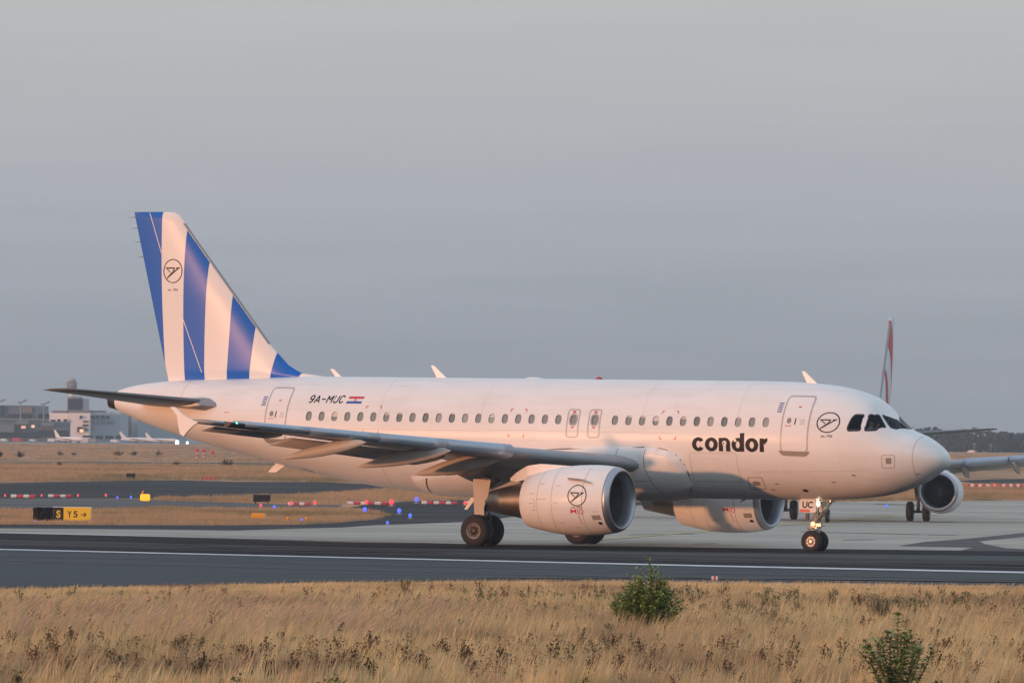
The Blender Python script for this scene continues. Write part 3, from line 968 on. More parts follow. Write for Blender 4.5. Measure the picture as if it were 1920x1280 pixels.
    if near:
        lens = bmesh.new()
        for s, z, r in ((5.02, 1.80, .045), (5.0, 1.68, .085)):
            bmesh.ops.create_icosphere(lens, subdivisions=2, radius=r, matrix=Matrix.Translation(loc(s - .12, .16, z)) @ Matrix.Diagonal((.6, 1, 1, 1)))
        from_bm('taxi_light', lens, M['lampw'], ng, True)
    for sg in (1, -1):
        bm = bmesh.new()
        pts = rounded([(5.50, 1.84), (4.86, 1.84), (4.80, 1.38), (5.46, 1.38)], .1, 4)
        def tilt(z): return sg * (.40 + (1.84 - z) * .12)
        v1 = [bm.verts.new(loc(s, tilt(z), z)) for s, z in pts]; v2 = [bm.verts.new(loc(s, tilt(z) - sg*.03, z)) for s, z in pts]
        bm.faces.new(v1); bm.faces.new(v2[::-1])
        for i in range(len(pts)): bm.faces.new((v1[i], v1[(i+1) % len(pts)], v2[(i+1) % len(pts)], v2[i]))
        dr = from_bm('nose_gear_door', bm, M['white2'], ng)
        if near and sg > 0:
            def dS(s, z):
                P_ = loc(s, .40 + (1.84 - np.asarray(z)) * .12, z); n_ = np.zeros_like(P_); n_[..., 1] = -1; return P_, n_
            decal('door_lettering', text_bm('UC', 5.36, 4.96, 1.53, 1.76, bold=.03), dS, .004, M['black'], dr, 0, 0)
            bm = bmesh.new(); poly2d(bm, rounded([(5.46, 1.49), (5.08, 1.49), (5.04, 1.385), (5.44, 1.385)], .03, 2))
            decal('red_tag', bm, dS, .004, M['red'], dr, 0, 0)

    # ---------- blade antennas and beacon
    def blade(s0, s1, t0, t1, z0, z1, nm='antenna', y=0.0, th=.03, m='white'):
        bm = bmesh.new()
        pts = [(s0, z0), (s1, z0), (t1, z1), (t0, z1)]
        v1 = [bm.verts.new(loc(s, y + th * (.6 if z == z1 else 1), z)) for s, z in pts]; v2 = [bm.verts.new(loc(s, y - th * (.6 if z == z1 else 1), z)) for s, z in pts]
        bm.faces.new(v1); bm.faces.new(v2[::-1])
        for i in range(4): bm.faces.new((v1[i], v1[(i+1) % 4], v2[(i+1) % 4], v2[i]))
        return from_bm(nm, bm, M[m], root)
    blade(24.30, 24.05, 24.56, 24.42, 5.86, 6.17)
    blade(20.12, 19.72, 20.40, 20.28, 5.86, 6.33)
    blade(5.42, 5.02, 5.66, 5.55, 5.80, 6.25)
    blade(26.55, 26.05, 26.9, 26.55, 2.75, 2.42, y=.35, th=.03)
    blade(18.6, 18.35, 18.95, 18.83, 1.78, 1.22)
    blade(7.9, 7.7, 8.0, 7.95, 1.8, 1.66)
    bm = bmesh.new()
    bmesh.ops.create_uvsphere(bm, u_segments=16, v_segments=8, radius=1, matrix=Matrix.Translation(loc(13.6, 0, 5.88)) @ Matrix.Diagonal((.15, .10, .11, 1)))
    from_bm('beacon', bm, M['lampr'], root, True)
    bm = bmesh.new()
    bmesh.ops.create_uvsphere(bm, u_segments=16, v_segments=8, radius=1, matrix=Matrix.Translation(loc(16.2, 0, 5.88)) @ Matrix.Diagonal((.36, .2, .075, 1)))
    from_bm('satellite_dome', bm, M['white'], root, True)
    return root, fus, fair, fin, fairS

jet, fus, fair, fin, fairS = build_airliner(True)
jet.rotation_euler = (0, PITCH, -YAW)
tag(jet, 'large white airliner taxiing in the middle, four blue bands on its tail fin', 'airliner', 'airliners on the airfield')

# ------------------------------------------------------------------ cabin windows, doors and print of the near airliner
for i, s in enumerate(WIN_AFT + WIN_FWD + WIN_EXIT):
    pts = win_shape(s, ZW, .245, .335)
    tp = sv(pts)
    n = len(tp); A = np.array(tp)
    P, N = fusT(A[:, 0], A[:, 1])
    V = np.concatenate([P + N * .003, P - N * .05]); F = [(k, (k+1) % n, n + (k+1) % n, n + k) for k in range(n)]
    cw = from_np('cabin_window', V, F, M['reveal'], jet, False)
    bm = bmesh.new(); poly2d(bm, pts)
    decal('window_pane', bm, fusS, -.032, M[('glass', 'glass2', 'glass', 'glass3', 'glass')[(i * 7 + i // 3) % 5]], cw, 0, .09)
    lo = {5: .5, 17: .62, 13: .28, 12: .22, 23: .0, 28: .55, 26: .25, 29: .2, 30: .2, 22: .18, 8: .15}.get(i, 0)
    if lo:
        zlo = ZW + .168 - .335 * lo
        q = [p for p in win_shape(s, ZW, .236, .326, 28) if p[1] >= zlo]
        q = sorted(q, key=lambda p: math.atan2(p[1] - (zlo + ZW + .17) / 2, p[0] - s))
        if len(q) > 3:
            bm = bmesh.new(); poly2d(bm, q)
            decal('window_shade', bm, fusS, -.026, M['shade'], cw, 0, .09)

def outline(parent, pts, w, m, name='outline', off=.004, rad=.12, surf=fusS):
    bm = bmesh.new(); ribbon2d(bm, rounded(pts, rad, 5), w, True)
    return decal(name, bm, surf, off, M[m], parent, .3, .12)
def panel(parent, pts, m, name, off=.003, rad=.1, surf=fusS):
    bm = bmesh.new(); poly2d(bm, rounded(pts, rad, 5))
    return decal(name, bm, surf, off, M[m], parent, .3, .1)

def cabin_door(sa, sf_, zt_, zb_, aft_shift):
    q = [(sa, zt_), (sf_, zt_ - .01), (sf_, zb_), (sa, zb_)]
    d = panel(jet, q, 'white', 'door', .003, .14)
    outline(d, q, .055, 'outline', 'door_outline', .005, .14)
    m_ = (sa + sf_) / 2
    panel(d, win_shape(sa - .25, 4.535, .17, .20, 14, 2), 'glass', 'door_window', .006, .01)
    panel(d, [(m_ + .02, 4.62), (m_ - .02, 4.62), (m_, 4.40), (m_ + .04, 4.40)], 'black', 'handle', .008, .01)
    panel(d, [(m_ + .0, 5.03), (m_ - .1, 5.03), (m_ - .1, 4.985), (m_, 4.985)], 'red', 'door_marking', .006, .01)
    for z in (4.58, 4.53, 4.48, 4.43):
        panel(d, [(m_ - .16, z), (m_ - .34, z), (m_ - .34, z - .018), (m_ - .16, z - .018)], 'line', 'door_print', .006, .004)
    panel(d, [(sa - .12, 4.37), (sa - .36, 4.37), (sa - .36, 4.345), (sa - .12, 4.345)], 'red', 'door_print', .006, .004)
    panel(d, [(sa + .10, zb_ + .04), (sf_ - .10, zb_ + .02), (sf_ - .02, zb_ - .08), (sf_ + .08, zb_ - .15), (sa - .08, zb_ - .13), (sa + .02, zb_ - .06)], 'brown', 'scuff_plate', .007, .03)
    for k in range(5):
        z = 5.145 - .072 * k
        panel(d, [(sa + .27, z), (sa + .09, z), (sa + .09, z - .036), (sa + .27, z - .036)], 'bluep', 'stripe', .004, .005)
cabin_door(5.47, 4.48, 5.38, 3.46, 0)
cabin_door(26.19, 25.30, 5.47, 3.60, 0)

for s in WIN_EXIT:
    q = [(s + .235, 4.82), (s - .215, 4.82), (s - .215, 3.86), (s + .235, 3.86)]
    h = sv(win_shape(s, ZW, .26, .35))
    bm = bmesh.new(); ribbon2d(bm, rounded(q, .11, 5), .045, True)
    ex = decal('emergency_exit', bm, fusS, .005, M['outline'], jet, .3, .12)
    bm = bmesh.new(); ribbon2d(bm, win_shape(s, ZW, .30, .39, 18), .05, True); decal('window_frame', bm, fusS, .004, M['reveal'], ex, 0, .1)
    for z0, z1, w_ in ((4.77, 4.70, .07), (4.22, 4.175, .07)):
        panel(ex, [(s + w_, z0), (s - w_ + .02, z0), (s - w_ + .02, z1), (s + w_, z1)], 'red', 'exit_marking', .005, .005)
# registration and flag
sh = lambda s, z: (s - (z - 5.07) * .18, z)
def arcp(cx, cy, rx, ry, t0, t1, n=12): return [(cx + rx * math.cos(R(t0 + (t1 - t0) * k / n)), cy + ry * math.sin(R(t0 + (t1 - t0) * k / n))) for k in range(n + 1)]
GL = {'9': [arcp(.5, .70, .40, .27, 0, 360, 18), [(.90, .72), (.88, .45), (.70, .12), (.40, .03), (.16, .06)]],
      'A': [[(.04, 0), (.5, .97)], [(.5, .97), (.96, 0)], [(.22, .30), (.78, .30)]], '-': [[(.05, .48), (.95, .48)]],
      'M': [[(.08, 0), (.08, .97)], [(.08, .95), (.5, .40)], [(.5, .40), (.92, .95)], [(.92, .97), (.92, 0)]],
      'U': [[(.10, 1), (.10, .30)] + arcp(.5, .33, .40, .30, 180, 360, 10) + [(.90, 1)]],
      'C': [arcp(.52, .64, .42, .33, 20, 180, 10) + arcp(.52, .34, .42, .31, 180, 340, 10)]}
u = 24.47
for ch, wd_ in zip('9A-MUC', (.185, .21, .19, .23, .19, .18)):
    par = None
    for k, path in enumerate(GL[ch]):
        pts = []
        for gx, gy in path:
            z_ = 4.945 + gy * .262
            pts.append((u - gx * wd_ - (z_ - 5.07) * .20, z_))
        bm = bmesh.new(); ribbon2d(bm, pts, .046)
        o = decal('registration_letter' if par is None else 'stroke', bm, fusS, .004 + .001 * k, M['black'], par or jet, .3, .09)
        par = par or o
    u -= wd_ + .048
bm = bmesh.new(); poly2d(bm, [(22.86, 5.185), (22.24, 5.185), (22.26, 5.10), (22.88, 5.10)])
fl = decal('flag_red_band', bm, fusS, .004, M['red'], jet, .3, .09)
bm = bmesh.new(); poly2d(bm, [(22.90, 5.015), (22.28, 5.015), (22.30, 4.93), (22.92, 4.93)])
decal('flag_blue_band', bm, fusS, .004, M['bluep'], jet, .3, .09)
bm = bmesh.new()
for i in range(3):
    for k in range(3):
        if (i + k) % 2 == 0:
            u, v = 22.625 - i * .035, 5.13 - k * .04
            poly2d(bm, [(u, v), (u - .035, v), (u - .035, v - .04), (u, v - .04)])
decal('flag_crest', bm, fusS, .006, M['red'], jet, 0, 0)
# red corner brackets
for s, z in ((21.72, 4.36), (15.83, 4.325), (9.84, 4.32)):
    for a in (-1, 1):
        for b in (-1, 1):
            bm = bmesh.new(); x, y = s + a * .325, z + b * .495
            poly2d(bm, [(x, y), (x - a * .10, y), (x - a * .10, y - b * .028), (x, y - b * .028)])
            poly2d(bm, [(x, y - b * .028), (x - a * .028, y - b * .028), (x - a * .028, y - b * .11), (x, y - b * .11)])
            decal('corner_mark', bm, fusS, .004, M['red'], jet, 0, 0)
# big wordmark, drawn letter by letter
TU, TV_ = .165, .122
def letter(name, pieces):
    par = None
    for i, bm in enumerate(pieces):
        o = decal(name if par is None else 'stroke', bm, fusS, .004 + i * .0012, M['black'], par or jet, .06, .06)
        par = par or o
def nb(fn, *a, **k):
    bm = bmesh.new(); fn(bm, *a, **k); return bm
ZB, XH = 3.445, .468
zc = ZB + XH / 2; hv = XH / 2 + .008
letter('letter', [nb(ring2d, 8.64, zc, -.245, hv, -TU, TV_, 36, 324)])
letter('letter', [nb(ring2d, 8.135, zc, -.25, hv, -TU, TV_)])
letter('letter', [nb(poly2d, [(7.85, ZB + XH), (7.85 - TU, ZB + XH), (7.85 - TU, ZB), (7.85, ZB)]),
                  nb(ring2d, 7.63, ZB + .27, -.225, .206, -TU, TV_, 0, 180, 18),
                  nb(poly2d, [(7.405 + TU, ZB + .275), (7.405, ZB + .275), (7.405, ZB), (7.405 + TU, ZB)])])
letter('letter', [nb(ring2d, 7.115, zc, -.24, hv, -TU, TV_),
                  nb(poly2d, [(6.87 + TU, ZB + .64), (6.87, ZB + .64), (6.87, ZB), (6.87 + TU, ZB)])])
letter('letter', [nb(ring2d, 6.575, zc, -.25, hv, -TU, TV_)])
letter('letter', [nb(poly2d, [(6.275, ZB + XH), (6.275 - TU, ZB + XH), (6.275 - TU, ZB), (6.275, ZB)]),
                  nb(ring2d, 5.965, ZB + .235, -.245, .245, -.16, .12, 92, 165, 12)])
# round emblem with the stylised bird
def emblem(parent, surf, cu, cv, a, b, ta, tb, off=.004, m='black'):
    bm = bmesh.new(); ring2d(bm, cu, cv, -a, b, -ta, tb, n=40)
    o = decal('emblem', bm, surf, off, M[m], parent, .2, .12)
    P1 = [[(-.80, .30), (.12, .30), (.12, .19), (-.56, .19)],
          [(-.80, .30), (-.58, .19), (-.20, -.10), (-.29, -.14)],
          [(.12, .30), (.22, .26), (.19, .14), (.02, -.10), (-.06, -.06), (.10, .19)],
          [(.30, .30), (.78, .30), (.50, .12), (-.60, -.64), (-.62, -.54), (-.12, -.11), (.02, -.10), (.42, .19)]]
    for i, q in enumerate(P1):
        bm = bmesh.new(); poly2d(bm, [(cu - x * a, cv + y * b) for x, y in q])
        decal('bird_stroke', bm, surf, off + .001 * (i + 1), M[m], o, .15, .1)
    return o
emblem(jet, fusS, 3.785, 4.49, .415, .355, .042, .036)
decal('founding_year', text_bm('est. 1956', 3.99, 3.575, 3.985, 4.065, bold=.01), fusS, .004, M['black'], jet, .15, .1)
emblem(fin, finS, 31.2, 9.68, .425, .44, .04, .035)
decal('founding_year', text_bm('est. 1956', 31.42, 30.98, 8.96, 9.04, bold=.01), finS, .004, M['black'], fin, 0, 0)
eng_near = [o for o in jet.children if o.name.startswith('engine')][0]
emblem(eng_near, nacS(ENG_Y), 10.715, 1.885, .365, .365, .035, .032, .005)
decal('founding_year', text_bm('est. 1956', 10.92, 10.52, 1.455, 1.515, bold=.012), nacS(ENG_Y), .006, M['black'], eng_near, .1, .1)
# panel lines
def line(pts, w=.012, m='line', surf=fusS, nm='panel_seam', off=.003):
    bm = bmesh.new(); ribbon2d(bm, pts, w); return decal(nm, bm, surf, off, M[m], jet, .3, .12)
def tline(s, t0, t1, w, m='line'):
    line([(s, t) for t in np.linspace(t0, t1, 30)], w, m, fusT)
for s in (7.2, 10.9, 17.3, 21.45): tline(s, .25, 1.35, .006)
tline(21.43, 1.75, 2.9, .014)
tline(30.2, .2, 1.3, .014)
line([(.90, t) for t in np.linspace(.1, 2.6, 30)], .016, 'line', fusT)
line([(17.0, 4.07), (9.6, 4.05)], .008); line([(24.6, 4.03), (17.3, 4.03)], .008)
line([(6.688, 2.752), (4.5, 2.80), (2.226, 2.878)], .008)
outline(jet, [(9.0, 3.39), (7.2, 3.40), (7.2, 2.40), (9.03, 2.40)], .014, 'line', 'cargo_door', .003, .08)
line([(8.95, 3.33), (7.25, 3.34)], .008)
hd = outline(jet, [(6.93, 2.56), (6.38, 2.56), (6.40, 2.17), (6.99, 2.17)], .016, 'linedark', 'access_hatch', .003, .06)
panel(hd, win_shape(6.67, 2.357, .30, .15, 16, 2.6), 'brown', 'hatch_valve', .004, .01)
hd = outline(jet, [(1.855, 3.398), (1.43, 3.40), (1.47, 2.972), (1.88, 2.967)], .016, 'brown', 'access_hatch', .003, .06)
panel(hd, rounded([(1.73, 3.31), (1.54, 3.31), (1.555, 3.11), (1.74, 3.108)], .04), 'brown', 'hatch_latch', .004, .02)
panel(jet, [(.905, 2.78), (.758, 2.80), (.757, 2.785), (.904, 2.765)], 'dark', 'pitot_probe', .02, .004)
panel(jet, [(3.0, 2.735), (2.83, 2.70), (2.84, 2.68), (2.95, 2.69)], 'dark', 'angle_probe', .015, .004)
panel(jet, win_shape(4.937, 2.137, .22, .10, 12, 2), 'dark', 'vent', .004, .01)
for s, z in ((6.153, 2.15), (3.72, 2.45), (5.886, 2.35)): panel(jet, [(s + .08, z + .012), (s - .08, z + .012), (s - .08, z - .012), (s + .08, z - .012)], 'dark', 'vent', .004, .004)
panel(jet, win_shape(7.63, 3.73, .17, .17, 16, 2), 'white', 'static_port', .0085, .01)
panel(jet, win_shape(7.65, 3.73, .06, .06, 10, 2), 'dark', 'static_port', .0095, .01)
panel(jet, win_shape(7.22, 3.83, .11, .11, 14, 2), 'white', 'static_port', .0085, .01)
panel(jet, [(28.05, 4.57), (27.85, 4.57), (27.85, 4.55), (28.05, 4.55)], 'red', 'tail_marking', .004, .004)
panel(jet, [(25.2, 2.60), (24.75, 2.48), (24.7, 2.44), (25.15, 2.55)], 'linedark', 'vent', .004, .005)
# fairing edge and seams
edge = list(zip([15.3, 14.2, 13, 11.7, 10.7], [3.40, 3.44, 3.48, 3.53, 3.55])) + [(10.2, 3.525), (9.87, 3.46), (9.55, 3.31), (9.385, 3.157), (9.25, 2.95), (9.18, 2.70), (9.18, 2.45), (9.23, 2.235), (9.4, 2.05), (9.66, 1.90)]
line(edge, .022, 'linedark', fairS, 'fairing_edge', .006)
line([(10.66, 3.53), (10.72, 3.2), (10.70, 2.9), (10.60, 2.5), (10.42, 2.1), (10.3, 1.9)], .018, 'linedark', fairS, 'fairing_edge', .006)
line([(11.75, 3.51), (11.80, 3.3), (11.95, 3.1)], .016, 'linedark', fairS, 'fairing_edge', .006)
line([(12.2, 2.52), (10.6, 2.50)], .012, 'linedark', fairS, 'fairing_edge', .006)
line([(19.68, 2.40), (19.78, 2.2), (19.83, 2.05), (19.83, 1.95)], .05, 'dark', fairS, 'fairing_strap', .006)
bm = bmesh.new()
bm_cyl(bm, loc(1.36, .22, 4.30), loc(1.18, .23, 4.42), .008, .006, 6)
from_bm('windscreen_probe', bm, M['dark'], jet)

# ------------------------------------------------------------------ pilot
def make_pilot():
    me = bpy.data.meshes.new('person')
    sh_ = 4.32
    J = [((0, 0, 3.72), .17), ((.02, 0, 3.98), .16), ((.02, 0, 4.22), .17), ((.03, 0, 4.33), .075), ((.05, 0, 4.42), .10), ((.06, 0, 4.53), .095),
         ((.02, -.20, 4.24), .075), ((.10, -.34, 4.05), .055), ((.34, -.36, 4.22), .042), ((.44, -.30, 4.38), .035), ((.47, -.27, 4.45), .03),
         ((.02, .20, 4.24), .075), ((.08, .30, 4.0), .055), ((.36, .22, 3.95), .045), ((.46, .18, 3.97), .035)]
    E_ = [(0, 1), (1, 2), (2, 3), (3, 4), (4, 5), (2, 6), (6, 7), (7, 8), (8, 9), (9, 10), (2, 11), (11, 12), (12, 13), (13, 14)]
    me.from_pydata([j[0] for j in J], E_, [])
    o = bpy.data.objects.new('person', me)
    COL.objects.link(o)
    md = o.modifiers.new('skin', 'SKIN')
    for i, (_, r) in enumerate(J): me.skin_vertices[0].data[i].radius = (r, r)
    me.skin_vertices[0].data[0].use_root = True
    sb = o.modifiers.new('sub', 'SUBSURF'); sb.levels = 2; sb.render_levels = 2
    dg = bpy.context.evaluated_depsgraph_get()
    m2 = bpy.data.meshes.new_from_object(o.evaluated_get(dg))
    bpy.data.objects.remove(o, do_unlink=True)
    m2.materials.clear(); m2.materials.append(M['shirt']); m2.materials.append(M['skin'])
    for p in m2.polygons:
        c = p.center
        p.material_index = 1 if (c.z > 4.33 or c.x > .20) else 0
        p.use_smooth = True
    o = bpy.data.objects.new('person', m2); COL.objects.link(o)
    bm = bmesh.new()
    bmesh.ops.create_uvsphere(bm, u_segments=14, v_segments=8, radius=.112, matrix=Matrix.Translation((.035, 0, 4.55)) @ Matrix.Diagonal((1, .95, .75, 1)))
    from_bm('hair', bm, M['hair'], o, True)
    return o
pilot = make_pilot()
pm = Matrix.Translation((CX, CD, 0)) @ Euler((0, PITCH, -YAW)).to_matrix().to_4x4()
pilot.matrix_world = pm @ Matrix.Translation((S0 - 2.66, -.74, .02))
tag(pilot, 'pilot in white shirt seen through the cockpit side window with one arm raised', 'person')

# ------------------------------------------------------------------ the other airliner, farther back
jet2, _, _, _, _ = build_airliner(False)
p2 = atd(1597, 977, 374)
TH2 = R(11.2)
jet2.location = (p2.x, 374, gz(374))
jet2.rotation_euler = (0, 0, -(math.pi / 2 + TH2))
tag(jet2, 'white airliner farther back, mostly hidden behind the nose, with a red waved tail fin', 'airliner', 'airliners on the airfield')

#GROUND#
# ------------------------------------------------------------------ ground materials
def ground_mat(name, c1, c2, scale=(.12, .12, 1), detail=6, c3=None, fine=.12, rough=.9, rot=0.0, lo=.35, hi=.65, bump=0.0, spec=.04):
    m = bpy.data.materials.new(name); m.use_nodes = True
    nt = m.node_tree; b = nt.nodes['Principled BSDF']
    b.inputs['Roughness'].default_value = rough
    b.inputs['Specular IOR Level'].default_value = spec
    tc = nt.nodes.new('ShaderNodeTexCoord')
    mp = nt.nodes.new('ShaderNodeMapping'); mp.inputs['Scale'].default_value = scale; mp.inputs['Rotation'].default_value = (0, 0, rot)
    nt.links.new(tc.outputs['Object'], mp.inputs['Vector'])
    n = nt.nodes.new('ShaderNodeTexNoise'); n.inputs['Scale'].default_value = 1; n.inputs['Detail'].default_value = detail; n.inputs['Roughness'].default_value = .62
    nt.links.new(mp.outputs[0], n.inputs['Vector'])
    rp = nt.nodes.new('ShaderNodeValToRGB'); r = rp.color_ramp
    r.elements[0].position = lo; r.elements[0].color = (*c1, 1)
    r.elements[1].position = hi; r.elements[1].color = (*c2, 1)
    if c3:
        e = r.elements.new((lo + hi) / 2); e.color = (*c3, 1)
    nt.links.new(n.outputs['Fac'], rp.inputs[0])
    n2 = nt.nodes.new('ShaderNodeTexNoise'); n2.inputs['Scale'].default_value = 6; n2.inputs['Detail'].default_value = 4
    nt.links.new(tc.outputs['Object'], n2.inputs['Vector'])
    hs = nt.nodes.new('ShaderNodeHueSaturation')
    mr = nt.nodes.new('ShaderNodeMapRange'); mr.inputs['From Min'].default_value = .3; mr.inputs['From Max'].default_value = .7
    mr.inputs['To Min'].default_value = 1 - fine; mr.inputs['To Max'].default_value = 1 + fine
    nt.links.new(n2.outputs['Fac'], mr.inputs['Value']); nt.links.new(mr.outputs[0], hs.inputs['Value'])
    nt.links.new(rp.outputs[0], hs.inputs['Color']); nt.links.new(hs.outputs[0], b.inputs['Base Color'])
    if bump:
        bp = nt.nodes.new('ShaderNodeBump'); bp.inputs['Strength'].default_value = bump; bp.inputs['Distance'].default_value = .1
        nt.links.new(n2.outputs['Fac'], bp.inputs['Height']); nt.links.new(bp.outputs[0], b.inputs['Normal'])
    return m

DIRA = math.atan2(-18.8, 31.7)           # heading of the near taxiway
G = {}
G['field'] = ground_mat('dry_field', (.22, .16, .08), (.56, .31, .19), (.11, .03, 1), 9, (.44, .25, .15), .35, 1.0, 0, .38, .60)
G['asphalt'] = ground_mat('taxiway_asphalt', (.062, .069, .072), (.086, .094, .094), (.03, .5, 1), 7, None, .14, .82, -DIRA, .35, .65)
G['asphalt2'] = ground_mat('asphalt_worn_lane', (.040, .039, .041), (.062, .060, .062), (.03, .7, 1), 7, None, .12, .8, -DIRA)
G['asphaltd'] = ground_mat('asphalt_dark', (.014, .014, .016), (.024, .024, .027), (.03, .7, 1), 7, None, .15, .8, -DIRA)
G['asphaltf'] = ground_mat('far_asphalt', (.035, .035, .036), (.075, .074, .074), (.05, .12, 1), 7, None, .15, .85, .1)
G['greyband'] = ground_mat('worn_grey_asphalt', (.10, .096, .092), (.17, .16, .15), (.06, .2, 1), 6, None, .15, .9)
G['concrete'] = ground_mat('apron_concrete', (.35, .315, .265), (.49, .44, .375), (.035, .22, 1), 8, (.42, .38, .32), .08, .85, .05)
def add_slabs(m, size, mortar, dark, rot):
    nt = m.node_tree; b = nt.nodes['Principled BSDF']; src = b.inputs['Base Color'].links[0].from_socket
    tc = nt.nodes.new('ShaderNodeTexCoord'); mp = nt.nodes.new('ShaderNodeMapping'); mp.inputs['Rotation'].default_value = (0, 0, rot)
    br = nt.nodes.new('ShaderNodeTexBrick'); br.offset = 0.0; br.inputs['Scale'].default_value = 1; br.inputs['Brick Width'].default_value = size; br.inputs['Row Height'].default_value = size
    br.inputs['Mortar Size'].default_value = mortar; br.inputs['Color1'].default_value = (.90, .90, .90, 1); br.inputs['Color2'].default_value = (1.08, 1.07, 1.06, 1); br.inputs['Mortar'].default_value = (dark, dark, dark, 1)
    nt.links.new(tc.outputs['Object'], mp.inputs[0]); nt.links.new(mp.outputs[0], br.inputs['Vector'])
    mx = nt.nodes.new('ShaderNodeMix'); mx.data_type = 'RGBA'; mx.blend_type = 'MULTIPLY'; mx.inputs[0].default_value = 1
    nt.links.new(src, mx.inputs[6]); nt.links.new(br.outputs['Color'], mx.inputs[7]); nt.links.new(mx.outputs[2], b.inputs['Base Color'])
add_slabs(G['concrete'], 7.5, .05, .55, .32)
G['joint'] = mat('joint_filler', (.10, .095, .09), .9)
G['paintw'] = mat('white_line_paint', (.58, .58, .58), .7, 0, 0, .30, 1.2)
G['painty'] = mat('yellow_line_paint', (.46, .38, .12), .7, 0, 0, .25, 3)
G['patch'] = ground_mat('apron_patch', (.085, .08, .078), (.15, .145, .14), (.06, .2, 1), 7, None, .15, .9)
G['gravel'] = ground_mat('gravel_verge', (.12, .12, .12), (.30, .28, .26), (1.5, 1.5, 1), 8, None, .5, 1.0)
G['track'] = ground_mat('grassy_track', (.085, .085, .07), (.20, .175, .13), (.03, .05, 1), 7, None, .3, 1.0)
G['farapron'] = mat('far_apron', (.20, .215, .23), .8, 0, 0, .15, .02)

YB = sorted({-1400, -800, -200, 0, 60, 100, 140, 180, 220, 250, 355, 400, 560, 700, 900, 1200, 1600, 2200, 3000, 3900} | set(range(250, 561, 15)))
XB = [-2900, -1200, -500, -200, -100, -50, 0, 50, 100, 200, 500, 1200, 2900]
V = [(x, y, gz(y)) for y in YB for x in XB]
F = [(j*len(XB)+i, j*len(XB)+i+1, (j+1)*len(XB)+i+1, (j+1)*len(XB)+i) for j in range(len(YB)-1) for i in range(len(XB)-1)]
gr = from_np('ground', V, F, G['field'], None, False); tag(gr, 'dry straw coloured airfield ground running to the horizon', kind='structure')

YC = [250, 355, 400, 560] + list(range(265, 560, 15))
def sheet(name, pts, m, layer, kind='structure', label=None, xy=False, jag=0.0):
    P = [Vector(p) for p in pts] if xy else [at(*p) for p in pts]
    bm = bmesh.new()
    f = bm.faces.new([bm.verts.new((p[0], p[1], 0)) for p in P])
    bmesh.ops.triangulate(bm, faces=[f])
    lo = min(p[1] for p in P); hi = max(p[1] for p in P)
    for y in sorted(set(YC)):
        if lo < y < hi:
            bmesh.ops.bisect_plane(bm, geom=bm.verts[:] + bm.edges[:] + bm.faces[:], plane_co=(0, y, 0), plane_no=(0, 1, 0), dist=1e-6)
    for v in bm.verts: v.co.z = gz(v.co.y) + layer * .008
    bmesh.ops.recalc_face_normals(bm, faces=bm.faces[:])
    for f in bm.faces:
        if f.normal.z < 0: f.normal_flip()
    o = from_bm(name, bm, m, None, False)
    o['kind'] = kind
    if label: o['label'] = label
    return o

T_LOW = [(-500, 1114), (0, 1104), (300, 1098), (640, 1090.5), (1000, 1088), (1300, 1089.5), (1600, 1093), (1920, 1098), (2400, 1106)]
T_UP = [(-500, 986), (0, 999.5), (640, 1016), (860, 1023.0), (1200, 1025), (1500, 1029), (1920, 1033.5), (2400, 1040)]
C_UP = [(-500, 984), (0, 990.5), (300, 993), (440, 995), (560, 991), (640, 989), (700, 985), (860, 979), (960, 969), (1020, 960), (1100, 953), (1180, 948), (1400, 944), (1640, 940), (1800, 939), (1920, 938.5), (2400, 936)]
D_UP = [(-500, 978), (0, 983), (440, 984.5), (560, 983.5), (640, 979), (700, 972), (722, 966), (705, 960), (640, 954), (690, 945), (760, 940), (860, 937), (960, 935), (1100, 936), (1180, 940), (1300, 940)]
def extended(L, x0=-1700, x1=3600):
    (a, b), (c, d) = L[0], L[1]; (e, f), (g, h) = L[-2], L[-1]
    return [(x0, b + (d - b) / (c - a) * (x0 - a))] + L + [(x1, h + (h - f) / (g - e) * (x1 - g))]
C_BASE = [(x, y) for x, y in T_UP]
T_LOW, T_UP = extended(T_LOW), extended(T_UP)
def interp_px(L, x): return float(np.interp(x, [p[0] for p in L], [p[1] for p in L]))
sheet('taxiway', T_LOW + T_UP[::-1], G['asphalt'], 2, label='blue grey asphalt taxiway across the foreground')
xs_ = [-1700, -500, 0, 640, 1340, 1920, 2400, 3600]
def band(name, off0, off1, m, layer, base, **k):
    off0 = [off0[0]] + off0 + [off0[-1]]; off1 = [off1[0]] + off1 + [off1[-1]]
    a = [(x, interp_px(base, x) + o) for x, o in zip(xs_, off0)]; b = [(x, interp_px(base, x) + o) for x, o in zip(xs_, off1)]
    return sheet(name, a + b[::-1], m, layer, **k)
WL = [(-500, 1019.8), (0, 1031), (640, 1046.2), (1100, 1056.8), (1340, 1062.3), (1920, 1074.3), (2400, 1084.5)]
WL = extended(WL)
band('taxiway_lane', [-16, -17, -17.5, -20, -21.5, -22], [-7.5, -8, -8, -8, -9, -9], G['asphalt2'], 3, WL)
band('taxiway_dark_strip', [-7.5, -8, -8, -8, -9, -9], [-1, -1, -1, -1.2, -1.5, -1.5], G['asphaltd'], 3, WL)
band('taxiway_dark_edge', [.8, .8, .8, .8, .8, .8], [9, 12.5, 10, 9, 9, 9], G['asphaltd'], 3, T_UP)
band('white_edge_line', [-1, -1, -1, -1.2, -1.5, -1.5], [1, 1, 1, 1.3, 1.6, 1.6], G['paintw'], 4, WL)
sheet('white_edge_line', [(-300, 992.4), (0, 999.6), (640, 1014.2), (900, 1020.6), (900, 1021.4), (640, 1015), (0, 1000.4), (-300, 993.2)], G['paintw'], 5)
